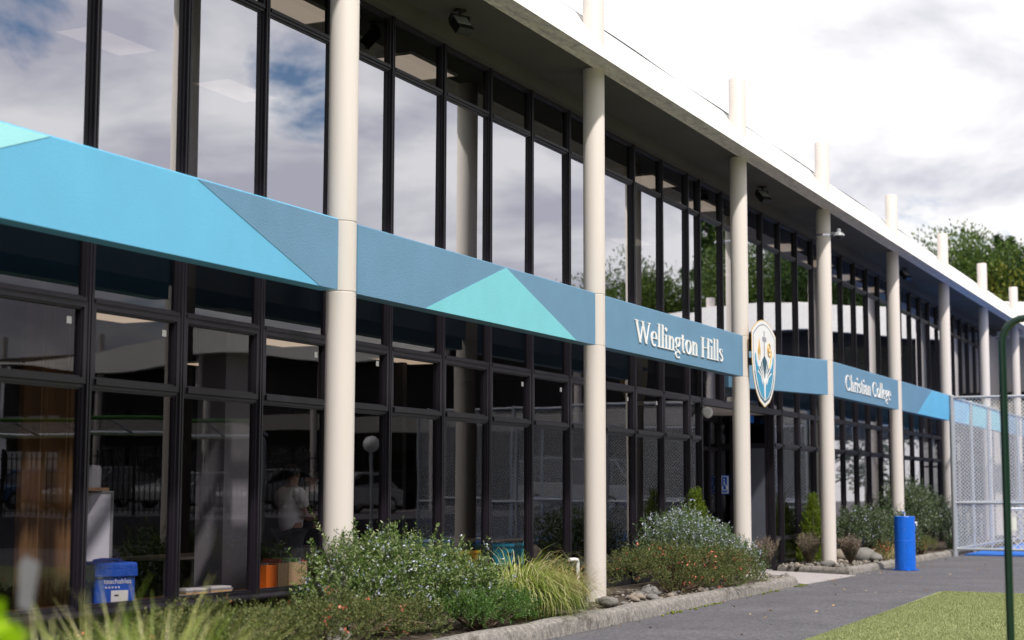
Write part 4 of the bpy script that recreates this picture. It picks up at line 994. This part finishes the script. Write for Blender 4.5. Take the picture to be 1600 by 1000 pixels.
t = empty('climbing_frame', (0, 0, 0), 0, 'green and grey climbing frame across the lawn, seen mirrored in the glass', 'climbing frame')
arch(t, 23.0, -12.5, 25.4, -7.4, 2.85, .04, 'tube_frame', M['play_green']); arch(t, 24.3, -13.0, 26.7, -7.9, 2.6, .05, 'tube_frame', M['steel'])
for k in range(6): MB().tube([(23.5 + .4 * k, -11.4 + .8 * k, 2.83), (24.8 + .4 * k, -11.9 + .8 * k, 2.60)], .03, 8).build('rung', M['steel'], t)

# ------------------------------------------------------------------ far wing at the end of the court
wing = empty('school_wing', (60.6, -22, 0), 0, 'cream far wing with a wavy white roof edge closing the end of the court', 'building')
wing_y0, wing_y1 = -24.0, 26.0       # relative to the empty: y -46 .. +4
MB().box(.6, 12, wing_y0, wing_y1, 6.6, 7.2).build('floor_slab', M['ceiling'], wing)
def wavy(y): return 7.28 + .30 * math.cos((y + 22 + 1.0) * 2 * math.pi / 12.8), 8.42 + .22 * math.cos((y + 22 + 1.0) * 2 * math.pi / 12.8 + .5) - (.9 if y < -16 else 0) * min(1, (-16 - y) / 6)
vs = []; fs = []; n = 160
for i in range(n + 1):
    y = wing_y0 + (wing_y1 - wing_y0) * i / n; zb, zt = wavy(y)
    vs += [(-1.62, y, zb), (-1.30, y, zt), (-1.0, y, zt + .05), (-1.2, y, zb)]
for i in range(n):
    for k in range(4): fs.append((i * 4 + k, i * 4 + (k + 1) % 4, i * 4 + 4 + (k + 1) % 4, i * 4 + 4 + k))
fs += [(0, 1, 2, 3), tuple(n * 4 + k for k in range(4))]
MB().add(vs, fs, 0, False).build('fascia', M['roof'], wing)
MB().box(-1.25, 12, wing_y0, wing_y1, 7.62, 7.9).build('roof', M['soffit'], wing)
MB().box(.05, .25, wing_y0, 20.9, 5.15, 7.6).build('wall', M['dark'], wing); MB().box(.05, .25, 20.9, wing_y1, 5.15, 7.6).build('wall', M['wing_wall'], wing)
MB().box(.05, .25, wing_y0, wing_y1, -.012, .8).build('wall', M['wing_wall'], wing)
MB().box(4.0, 4.2, wing_y0, wing_y1, -.01, 7.5).build('back_wall', M['interior'], wing)
MB().box(.26, 4.0, wing_y0, wing_y1, 3.4, 4.0).build('upper_floor', M['ceiling'], wing)
MB().box(-1.0, -.80, wing_y0, wing_y1 , 4.05, 4.72).build('belt', mat('wing_belt', (.30, .28, .26), .8), wing)
gl = {}
for (z0, z1) in ((.8, 3.43), (3.97, 5.14)):
    w = 1.28; pm = MB().add([(0, 0, .05), (0, w - .06, .05), (0, w - .06, z1 - z0 - .05), (0, 0, z1 - z0 - .05)], [(0, 1, 2, 3)]).mesh('pane', M['wing_glass'], fix=False)
    mbf = MB(); h = z1 - z0
    mbf.box(-.06, .06, -.09, -.01, 0, h); mbf.box(-.05, .05, -.01, w - .09, 0, .06); mbf.box(-.05, .05, -.01, w - .09, h - .06, h); mbf.box(-.05, .05, -.01, w - .09, h * .62, h * .62 + .07); fm = mbf.mesh('frame', M['frame'])
    for k in range(39):
        o = link('window', pm, wing, (.12, wing_y0 + .1 + k * w, z0)); link('frame', fm, o)
wc = MB().lathe([(.16, -.012), (.16, 8.9), (.15, 8.95), (0, 8.952)], 24).mesh('column', M['column'])
for k in range(8): link('column', wc, wing, (-.98, 18.5 - 6.0 * k, 0))

# car park terrace beyond the lawn, cars, railings, lamps: mirrored in the ground floor glass
sheet('car_park', [(33, -60), (59, -60), (59, -12.6), (40.4, -12.6), (36.5, -13.5), (33, -22)], .78, M['asphalt'], base=-.012)
t = empty('railing_fence', (0, 0, .78), 0, 'black vertical bar railing along the car park edge, mirrored in the glass', 'fence')
pA, pB = Vector((33.3, -23, 0)), Vector((38.2, -13.6, 0)); nb = 74; mb = MB()
for i in range(nb + 1):
    p = pA.lerp(pB, i / nb); mb.box(p.x - .012, p.x + .012, p.y - .012, p.y + .012, .05, 1.75)
mb.build('bars', M['black'], t)
for z in (.15, 1.6): MB().tube([pA + Vector((0, 0, z)), pB + Vector((0, 0, z))], .022, 6).build('rail', M['black'], t)
for i in range(0, 7): p = pA.lerp(pB, i / 6); MB().box(p.x - .03, p.x + .03, p.y - .03, p.y + .03, -.79, 1.85).build('post', M['black'], t)
t = empty('globe_lamp', (34.70, -10.05, -0.07), 0, 'white globe lamp on a thin post, mirrored in the glass right of the nearest column', 'lamp')
MB().tube([(0, 0, 0.055), (0, 0, 2.6)], .04, 10).build('post', M['steel'], t); MB().lathe([(0, 2.58)] + [(.2 * math.sin(R(a_)), 2.78 - .2 * math.cos(R(a_))) for a_ in range(20, 180, 20)] + [(0, 2.98)], 20).build('globe', M['white'], t)
def car(loc, rz, paint, label, van=False):
    t = empty('parked_car', loc, rz, label, 'van' if van else 'car', None if van else 'cars parked beyond the railing')
    L_, Hh = (4.9, 1.95) if van else (4.4, 1.46)
    if van: low = [(-2.4, .3), (2.4, .3), (2.42, .8), (2.2, 1.0), (-2.42, 1.05)]; top = [(-2.38, 1.05), (2.15, 1.0), (1.55, 1.85), (1.2, Hh), (-2.2, Hh), (-2.36, 1.8)]
    else: low = [(-2.15, .28), (2.15, .28), (2.2, .62), (2.05, .78), (1.0, .92), (-1.7, .95), (-2.15, .85)]; top = [(-1.75, .94), (1.05, .91), (.35, 1.40), (-.1, Hh), (-.95, 1.43), (-1.45, 1.2)]
    n_ = len(low); b = MB().prism(low, -.86, .86, 'y').build('body', paint, t); bevel(b, .07, 3)
    vs = [(x, s * (.84 if z < 1.06 else .66), z) for s in (-1, 1) for x, z in top]; k = len(top)
    MB().add(vs, [tuple(range(k)), tuple(range(k, 2 * k))[::-1]] + [(i, (i + 1) % k, k + (i + 1) % k, k + i) for i in range(k)], 0).build('window', M['car_glass'], t)
    rf = [(x, z) for x, z in top if z > 1.35]; x0, x1 = min(p[0] for p in rf), max(p[0] for p in rf)
    r_ = MB().box(x0 - .05, x1 + .05, -.67, .67, Hh - .09, Hh + .012).build('roof', paint, t); bevel(r_, .04, 2)
    mb = MB()
    for s in (-.85, .85):
        for (xa, za), (xb, zb) in ((top[0], top[-1]), (top[1], top[2])): mb.tube([(xa, s * .98, za), (xb, s * .80, zb + .02)], .035, 6)
    mb.build('pillar', paint, t)
    for xx in (-1.35, 1.38):
        for s in (-.88, .88):
            w = MB().lathe([(.0, -.1), (.31, -.1), (.32, -.06), (.32, .06), (.31, .1), (0, .1)], 20).build('wheel', M['black'], t, (xx, s * .92, .31), (R(90), 0, 0))
            MB().lathe([(0, -.108), (.19, -.106), (.2, -.09), (.2, .09), (.19, .106), (0, .108)], 16).build('rim', M['chrome'], w)
    for s in (-.62, .62):
        MB().box(2.1, 2.2, s - .18, s + .18, .60, .74).build('headlight', M['white'], t); MB().box(-2.2, -2.1, s - .16, s + .16, .66, .82).build('taillight', mat('red_lens', (.4, .01, .01), .3), t)
def paint(n, c): return mat(n, c, .22, .02, 5, spec=.7)
PS = paint('silver_paint', (.20, .205, .21)); PB = paint('blue_car_paint', (.03, .09, .22)); PW = paint('white_car_paint', (.42, .42, .42))
car((46.5, -31.5, .78), R(190), PB, 'dark blue car at the left end of the parked row'); car((47.6, -28.9, .78), R(190), PS, 'silver car beside the dark blue car in the parked row')
car((48.8, -26.0, .78), R(190), PW, 'white car in the middle of the parked row behind the railing'); car((49.8, -23.2, .78), R(190), PS, 'silver car second from the right in the parked row behind the railing')
car((50.8, -20.3, .78), R(190), PW, 'white car nearest the court in the parked row behind the railing')
car((55.5, -13.6, .78), R(80), PW, 'white van parked beyond the cage, mirrored in the lower glass', True)

# ------------------------------------------------------------------ trees
def tree(root, h, lobes, lm, label, n=9000, ls=.34, conif=False, group='trees behind the far wing'):
    t = empty('pine_tree' if conif else 'tree', root, 0, label, 'tree', group)
    mb = MB()
    if conif:
        mb.tube([(0, 0, -.3), (.05, 0, h * .5), (0, 0, h * .97)], [.28, .18, .03], 8); mb.build('trunk', M['bark'], t)
        nb = 150; z = np.linspace(.12, .985, nb) * h; rr = lobes * (1 - z / h) ** .8 + .2; an = rng.uniform(0, 2 * np.pi, nb)
        k = n // nb; si = np.repeat(np.arange(nb), k); u = rng.random(len(si)) ** .7
        rad = rr[si] * u * rng.uniform(.75, 1.1, nb)[si]; a2 = an[si] + rng.normal(size=len(si)) * .22 / (u + .3)
        P = np.stack([rad * np.cos(a2), rad * np.sin(a2), z[si] - .22 * rad + rng.normal(size=len(si)) * .14], 1)
        T = unit(np.stack([np.cos(a2), np.sin(a2), rng.normal(size=len(si)) * .4 - .1], 1))
        quads('crown', P, T, ls * 1.5, ls * .45, lm, t)
    else:
        B = np.array(lobes, float); mb.tube([(0, 0, -.3), (.1, .1, h * .25), (0, 0, h * .5)], [.35, .28, .18], 8)
        for b in B: mb.tube([(0, 0, h * .28), (b[0] * .5, b[1] * .5, h * .28 + (b[2] - h * .28) * .6), (b[0], b[1], b[2])], [.16, .10, .04], 6)
        mb.build('trunk', M['bark'], t)
        vol = B[:, 3] * B[:, 4]; nc = n // 30; idx = rng.choice(len(B), nc, p=vol / vol.sum()); d = unit(rng.normal(size=(nc, 3)))
        C = B[idx, :3] + d * B[idx, 3:] * (rng.uniform(.45, 1.04, nc) * (1 + .12 * np.sin(d[:, 0] * 9 + d[:, 2] * 7 + idx)))[:, None]
        si = np.repeat(np.arange(nc), 30); cs = rng.uniform(.25, .62, nc)
        off = rng.normal(size=(len(si), 3)); P = C[si] + off * cs[si][:, None] * .62
        T = unit(off * .6 + d[si] * .8 + rng.normal(size=P.shape) * .5 + np.array([0, 0, .1]))
        quads('crown', P, T, ls * rng.uniform(.7, 1.3, len(P)), ls * .55, lm, t)
def lobes(h, r, k, sd):
    q = random.Random(sd); L_ = [(0, 0, h * .70, r * .95, r * .95, h * .28)]
    for i in range(k):
        a_ = 2 * math.pi * i / k + q.uniform(-.3, .3); rr = r * q.uniform(.45, .75); L_.append((rr * math.cos(a_), rr * math.sin(a_), h * q.uniform(.42, .80), r * q.uniform(.45, .62), r * q.uniform(.45, .62), h * q.uniform(.15, .22)))
    return L_
TREES = [
 ((84, 10.8, 0), 14.3, 4.0, 'tree_b', 'yellow green bushy tree showing above the roof end, left of the rest'), ((83, 6.4, 0), 14.9, 4.2, 'tree_a', 'broad mid green tree behind the white roof pegs'),
 ((81, 3.0, 0), 12.6, 3.8, 'tree_b', 'lower yellow green tree between the roof pegs'), ((83, 1.2, 0), 14.2, 3.6, 'tree_c', 'dark dense tree at the right edge above the far wing'),
 ((88, -4.0, 0), 15.5, 5.2, 'tree_a', 'leafy tree beyond the far wing, farthest right of the ones mirrored in the upper panes'), ((87, -10.5, 0), 16.6, 5.6, 'tree_c', 'dark rounded tree mirrored in the upper panes behind the wavy roof'),
 ((88, -15.6, 0), 17.6, 5.0, 'tree_a', 'tall mid green tree mirrored in the upper glass beside the third column'), ((86, -23.2, 0), 15.0, 3.9, 'tree_a', 'rounded tree second from the second column in the mirrored row'), ((88, -28.0, 0), 13.4, 3.6, 'tree_a', 'lowest mirrored tree, next to the second column'), ((92, 19.0, 0), 15.0, 4.2, 'tree_a', 'green tree just peeping over the roof line')]
for i, (p, h, r, lm, lb) in enumerate(TREES): tree(p, h, lobes(h, r, 9, i + 3), LF[lm], lb, 70000, .20)
tree((96, 5.9, 0), 16.3, 2.6, LF['tree_c'], 'tall pointed conifer at the upper right edge of the photo', 9000, .34, True)
tree((95, 13.8, 0), 17.5, 2.2, LF['tree_c'], 'thin conifer tip behind the yellow green tree', 5000, .30, True)
tree((92, -20.4, 0), 18.0, 4.4, LF['tree_c'], 'tall dark conifer mirrored in the upper panes left of the third column', 9000, .36, True)

n = 60000; wx = rng.uniform(-70, 30, n); wh = 9 + 2.5 * np.sin(wx * .35) + 2 * np.sin(wx * .9 + 1)  # unseen tree belt behind the camera, added to darken the low ambient light
P = np.stack([wx, -44 + rng.normal(size=n) * 2.0, rng.random(n) ** .7 * wh], 1)
o = quads('unseen_tree_belt', P, unit(rng.normal(size=(n, 3))), 1.0, .7, LF['tree_a']); tag(o, kind='stuff')

# ------------------------------------------------------------------ things on the window bench
ZB = .535
def text_mesh(s, size, m, name, parent, M4):
    cu = bpy.data.curves.new(name, 'FONT'); cu.body = s; cu.size = size; cu.extrude = .0012; cu.align_x = 'CENTER'
    tmp = bpy.data.objects.new('tmp', cu); col.objects.link(tmp); dg = bpy.context.evaluated_depsgraph_get(); dg.update()
    me = bpy.data.meshes.new_from_object(tmp.evaluated_get(dg)); bpy.data.objects.remove(tmp); bpy.data.curves.remove(cu)
    me.name = name; me.materials.clear(); me.materials.append(m); me.transform(M4); return link(name, me, parent)
bagm = mat('royal_blue_fabric', (0.008, 0.085, 0.50), .7, .12, 6, .3, 40); bagd = bagm
t = empty('cooler_bag', (11.75, 1.40, ZB), R(-28), 'royal blue fabric bag marked teachables on the window bench', 'bag')
b = MB().box(-.19, .19, -.20, .20, 0, .33).build('bag_body', bagm, t); bevel(b, .02, 3)
b = MB().box(-.205, .205, -.215, .215, .30, .37).build('lid', bagm, t); bevel(b, .022, 3)
MB().box(-.20, .20, -.219, -.212, .25, .315).build('lid_flap', bagm, t)
MB().tube([(-.17, -.1, .365), (-.15, -.06, .385), (-.05, 0, .392), (.1, .02, .388), (.17, .05, .365)], .014, 8).build('handle', bagm, t)
Mf = Matrix.Translation((.02, -.2035, .185)) @ Matrix.Rotation(R(90), 4, 'X')
text_mesh('teachables', .062, M['white'], 'lettering', t, Mf)
mb = MB()
for k in range(5): mb.box(-.095 + k * .03, -.08 + k * .03, -.2045, -.2015, .145, .16)
mb.build('printed_squares', M['white'], t)
MB().box(-.04, .12, -.2045, -.2012, .02, .125).build('paper_label', M['white'], t); MB().box(-.01, .03, -.206, -.2046, .075, .088).build('label_mark', M['black'], t)
t = empty('whiteboard', (12.30, 2.05, .10), R(-62), 'white mobile whiteboard standing inside the left windows', 'whiteboard')
MB().box(-.18, .18, -.012, .012, .35, 1.42).build('board', mat('board_white', (.80, .82, .92), .3, .03), t)
mb = MB(); mb.box(-.20, -.18, -.02, .02, 0.031, 1.44); mb.box(.18, .20, -.02, .02, 0.031, 1.44); mb.box(-.18, .18, -.02, .02, 1.42, 1.44); mb.box(-.18, .18, -.02, .02, .33, .35); mb.box(-.20, -.18, -.25, .25, -.0, .03); mb.box(.18, .20, -.25, .25, 0, .03)
mb.build('frame', M['grey'], t)
t = empty('storage_jar', (12.26, 2.02, 1.54), 0, 'clear jar on the whiteboard top ledge', 'jar'); MB().lathe([(.08, .03), (.085, .2), (.07, .24), (.0, .245)], 16).build('jar', M['grey'], t); MB().box(-.16, .16, -.07, .07, -.0, .03).build('wooden_ledge', M['wood'], t)
# brown curtain
mb = MB(); vs = []; n = 40
for i in range(n + 1): x = 11.22 + .66 * i / n; y = 1.95 + .05 * math.sin(i * 1.5); vs += [(x, y, .12), (x, y, 3.44), (x, y + .02, 3.44), (x, y + .02, .12)]
fs = [(i * 4 + k, i * 4 + (k + 1) % 4, i * 4 + 4 + (k + 1) % 4, i * 4 + 4 + k) for i in range(n) for k in range(4)]
c = MB().add(vs, fs, 0, True).build('curtain', mat('brown_curtain', (.19, .10, .035), .85, .25, 5, streak=True)); tag(c, 'brown full height curtain behind the leftmost ground floor windows', 'curtain')
def boxthing(name, x, y, sx, sy, sz, m, label, cat, rz=0, group=None):
    t = empty(name, (x, y, ZB), rz, label, cat, group)
    mb = MB(); th = .006
    mb.box(-sx, sx, -sy, -sy + th, 0, sz); mb.box(-sx, sx, sy - th, sy, 0, sz); mb.box(-sx, -sx + th, -sy + th, sy - th, 0, sz); mb.box(sx - th, sx, -sy + th, sy - th, 0, sz); mb.box(-sx + th, sx - th, -sy + th, sy - th, 0, th)
    mb.build('box', m, t)
    mb = MB(); q = random.Random(int(x * 100))
    k = -sx + .02
    while k < sx - .02:
        w = q.uniform(.008, .02); mb.box(k, k + w, -sy + .012, sy - .012, .008, sz * q.uniform(.85, 1.18), q.randrange(3)); k += w + .002
    mb.build('magazines', [mat('cover_red', (.4, .06, .06), .5), mat('cover_green', (.15, .32, .10), .5), mat('cover_grey', (.2, .2, .22), .5)], t)
orange = mat('orange_card', (.75, .16, .01), .6, .1); kraft = mat('kraft_card', (.60, .42, .23), .7, .1)
boxthing('magazine_box', 14.17, 1.36, .075, .13, .25, orange, 'bright orange magazine box on the bench', 'box', R(-12), 'magazine boxes')
for xx, lb in ((14.38, 'kraft card magazine box touching the orange box'), (14.58, 'kraft card magazine box in the middle of its row'), (14.76, 'kraft card magazine box at the right end of its row')): boxthing('magazine_box', xx, 1.37, .075, .13, .26, kraft, lb, 'box', R(-8), 'magazine boxes')
for (xx, lb) in ((12.98, 'left low stack of magazines on the bench'), (13.38, 'right low stack of magazines on the bench')):
    t = empty('magazine_stack', (xx, 1.40, ZB), R(-10), lb, 'magazines', 'magazine stacks')
    for k in range(4): MB().box(-.14 + .01 * (k % 2), .14 + .012 * (k % 3), -.10, .10, .018 * k + .0005, .018 * (k + 1)).build('magazine', [M['white'], kraft, M['grey'], M['white']][k], t)
def tub(x, y, sx, sy, h, m, label, lid=None, rz=0):
    t = empty('storage_tub', (x, y, ZB), rz, label, 'storage tub', 'storage tubs'); a_ = .82
    vs = [(-sx * a_, -sy * a_, 0), (sx * a_, -sy * a_, 0), (sx * a_, sy * a_, 0), (-sx * a_, sy * a_, 0), (-sx, -sy, h), (sx, -sy, h), (sx, sy, h), (-sx, sy, h)]
    MB().add(vs, [(0, 3, 2, 1), (4, 5, 6, 7), (0, 1, 5, 4), (1, 2, 6, 5), (2, 3, 7, 6), (3, 0, 4, 7)]).build('tub', m, t)
    mb = MB(); e = .015; mb.box(-sx - e, sx + e, -sy - e, -sy + e, h - .03, h + .004); mb.box(-sx - e, sx + e, sy - e, sy + e, h - .03, h + .004); mb.box(-sx - e, -sx + e, -sy + e, sy - e, h - .03, h + .004); mb.box(sx - e, sx + e, -sy + e, sy - e, h - .03, h + .004); mb.build('rim', m, t)
    MB().box(-.06, .06, -sy - .012, -sy * .97 - .004, h * .62, h * .74).build('handle', lid or m, t)
blue_t = mat('blue_plastic', (.01, .16, .48), .4, .05); teal_t = mat('teal_plastic', (.01, .28, .42), .4, .05); yel_t = mat('yellow_plastic', (.70, .42, .02), .4, .05)
tub(17.45, 1.48, .28, .19, .42, blue_t, 'tall blue plastic tub behind the rosemary', mat('light_blue', (.1, .4, .7), .4), R(-15)); tub(18.05, 1.46, .16, .16, .40, blue_t, 'narrow blue plastic tub by the reflected column'); tub(18.42, 1.40, .12, .14, .24, yel_t, 'small yellow tub by the reflected column'); tub(18.85, 1.42, .20, .15, .24, yel_t, 'wide yellow tub left of the teal tub')
tub(19.95, 1.42, .34, .18, .30, teal_t, 'teal plastic tub with a yellow sticker on the bench', None, R(-20))
t = empty('rolled_cushion', (20.75, 1.42, ZB + .14), 0, 'striped rolled cushion lying on the bench by the second column', 'cushion')
MB().lathe([(0, -.24), (.08, -.24), (.125, -.16), (.14, -.05), (.14, .05), (.125, .16), (.08, .24), (0, .25)], 24).build('cushion', mat('striped_fabric', (.35, .30, .24), .8, .6, 9), t, rot=(0, R(90), R(-20)))
tabm = mat('table_top', (.35, .30, .25), .5)
for (xx, yy, lb) in ((15.2, 3.2, 'classroom table deep inside behind the nearest column'), (19.0, 3.6, 'classroom table inside behind the plastic tubs'), (22.6, 3.0, 'classroom table inside right of the second column')):
    t = empty('classroom_table', (xx, yy, .10), 0, lb, 'table', 'classroom tables'); MB().box(-.7, .7, -.35, .35, .68, .71).build('tabletop', tabm, t)
    for sx in (-.62, .62):
        for sy in (-.28, .28): MB().tube([(sx, sy, 0), (sx, sy, .68)], .02, 8).build('leg', M['grey'], t)

# ------------------------------------------------------------------ people inside
def skin_obj(name, verts, edges, rad, m, parent, sub=2):
    me = bpy.data.meshes.new(name); me.from_pydata(verts, edges, []); me.materials.append(m); o = link(name, me, parent)
    sv = me.skin_vertices if me.skin_vertices else None
    md = o.modifiers.new('skin', 'SKIN')
    bm = bmesh.new(); bm.from_mesh(me); ly = bm.verts.layers.skin.verify()
    for i, v in enumerate(bm.verts):
        r_ = rad[i]; v[ly].radius = r_ if isinstance(r_, tuple) else (r_, r_); v[ly].use_root = (i == 0)
    bm.to_mesh(me); bm.free()
    md.use_smooth_shade = True
    s = o.modifiers.new('subsurf', 'SUBSURF'); s.levels = sub; s.render_levels = sub
    return o
skinm = mat('skin', (.36, .20, .13), .5, .06, 8); hairm = mat('dark_hair', (.012, .009, .008), .5, .2, 40)
def person(loc, rz, shirt, trousers, label, phone=False, h=1.74, jacket=None):
    t = empty('person', loc, rz, label, 'person'); s = h / 1.75
    # faces +x; z up
    V = [(0, 0, .95), (0, 0, 1.12), (0, 0, 1.30), (.0, 0, 1.43), (.01, 0, 1.50), (.025, 0, 1.56), (.03, 0, 1.63), (.02, 0, 1.71),
         (0, .17, 1.41), (.03, .22, 1.13), (.25, .16, 1.10), (.33, .13, 1.13),
         (0, -.17, 1.41), (.03, -.22, 1.13), (.25, -.14, 1.10), (.33, -.11, 1.13),
         (0, .09, .90), (.01, .10, .50), (-.02, .10, .09), (.13, .11, .045),
         (0, -.09, .90), (.01, -.10, .50), (-.02, -.10, .09), (.13, -.11, .045)]
    E2 = [(0, 1), (1, 2), (2, 3), (3, 4), (4, 5), (5, 6), (6, 7), (3, 8), (8, 9), (9, 10), (10, 11), (3, 12), (12, 13), (13, 14), (14, 15), (0, 16), (16, 17), (17, 18), (18, 19), (0, 20), (20, 21), (21, 22), (22, 23)]
    rad = [(.16, .12), (.15, .11), (.16, .12), (.10, .08), .055, .075, .098, .075, .062, .045, .035, .03, .062, .045, .035, .03, .095, .065, .045, .04, .095, .065, .045, .04]
    V = [tuple(c * s for c in v) for v in V]; rad = [tuple(c * s for c in r_) if isinstance(r_, tuple) else r_ * s for r_ in rad]
    b = skin_obj('body', V, E2, rad, skinm, t)
    Vs = [(0, 0, .86), (0, 0, 1.12), (0, 0, 1.32), (.0, 0, 1.44), (0, .18, 1.40), (.02, .225, 1.20), (0, -.18, 1.40), (.02, -.225, 1.20)]
    rs = [(.20, .155), (.195, .15), (.20, .15), (.10, .09), .085, .078, .085, .078]; Es = [(0, 1), (1, 2), (2, 3), (3, 4), (4, 5), (3, 6), (6, 7)]
    if jacket: Vs += [(.24, .165, 1.11), (.24, -.145, 1.11)]; rs += [.05, .05]; Es += [(5, 8), (7, 9)]
    skin_obj('jacket' if jacket else 'shirt', [tuple(c * s for c in v) for v in Vs], Es, [tuple(c * s for c in r_) if isinstance(r_, tuple) else r_ * s for r_ in rs], jacket or shirt, t)
    if jacket: MB().prism([(-.07, 1.42), (.07, 1.42), (.03, 1.05), (-.03, 1.05)], .135, .165, 'x').build('shirt_front', shirt, t)
    Vt = [(0, 0, .96), (0, .095, .88), (.01, .105, .5), (-.02, .105, .1), (0, -.095, .88), (.01, -.105, .5), (-.02, -.105, .1)]
    skin_obj('trousers', [tuple(c * s for c in v) for v in Vt], [(0, 1), (1, 2), (2, 3), (0, 4), (4, 5), (5, 6)], [(.17 * s, .135 * s), .115 * s, .085 * s, .075 * s, .115 * s, .085 * s, .075 * s], trousers, t)
    hp = [(.1 * math.sin(R(a_)), -.1 * math.cos(R(a_))) for a_ in range(75, 181, 15)]
    hb = MB().lathe([(.108 * math.sin(R(a_)), -.118 * math.cos(R(a_))) for a_ in range(80, 176, 12)] + [(0, .118)], 20).build('hair', hairm, t, (.005 * s, 0, 1.665 * s), (0, R(-22), 0))
    mb = MB(); c = (.13 * s, 0, 1.635 * s); mb.lathe([(0, -.022), (.014, -.012), (.010, .012), (0, .03)], 8, c); mb.build('nose', skinm, t)
    for yy in (-.095, .095): MB().lathe([(0, -.03), (.016, -.015), (.018, .01), (0, .03)], 8, (.03 * s, yy * s, 1.64 * s)).build('ear', skinm, t)
    mb = MB()
    for sy, ba in ((1, .13), (-1, -.11)):
        for k in range(4):
            yk = ba + (k - 1.5) * .021; l_ = (.055, .07, .066, .05)[k]; mb.tube([(.335, yk, 1.135), (.335 + l_ * .6, yk, 1.15), (.335 + l_ * .8, yk - sy * .012, 1.175)], [.010, .009, .007], 6)
        mb.tube([(.30, ba - sy * .03, 1.14), (.33, ba - sy * .05, 1.16), (.355, ba - sy * .055, 1.175)], [.012, .010, .008], 6)
    mb.build('fingers', skinm, t)
    if phone:
        p = MB().box(.36, .372, -.03, .05, 1.13, 1.28).build('phone', M['black']); p.matrix_world = Matrix.Translation(loc) @ Matrix.Rotation(rz, 4, 'Z'); tag(p, 'dark phone held up by the person in the white T-shirt', 'phone')
person((17.80, 3.40, .10), R(-12), mat('white_cotton', (.80, .79, .84), .8, .05, 8), mat('grey_trousers', (.06, .06, .07), .8), 'person in a white T-shirt looking at a phone inside the glass', True, 1.76)
person((19.0, 3.85, .10), R(170), M['white'], mat('black_trousers', (.015, .015, .02), .8), 'person in a dark suit and white shirt facing the one in the T-shirt', False, 1.70, mat('dark_suit', (.02, .02, .03), .7))
person((21.8, 4.7, .10), R(200), mat('striped_shirt', (.62, .60, .62), .8, .2, 9), mat('dark_trousers', (.02, .02, .022), .8), 'person in a pale shirt standing inside right of the nearest column', False, 1.70)

# dark finish pass: nothing else
print('objects', len(bpy.data.objects))
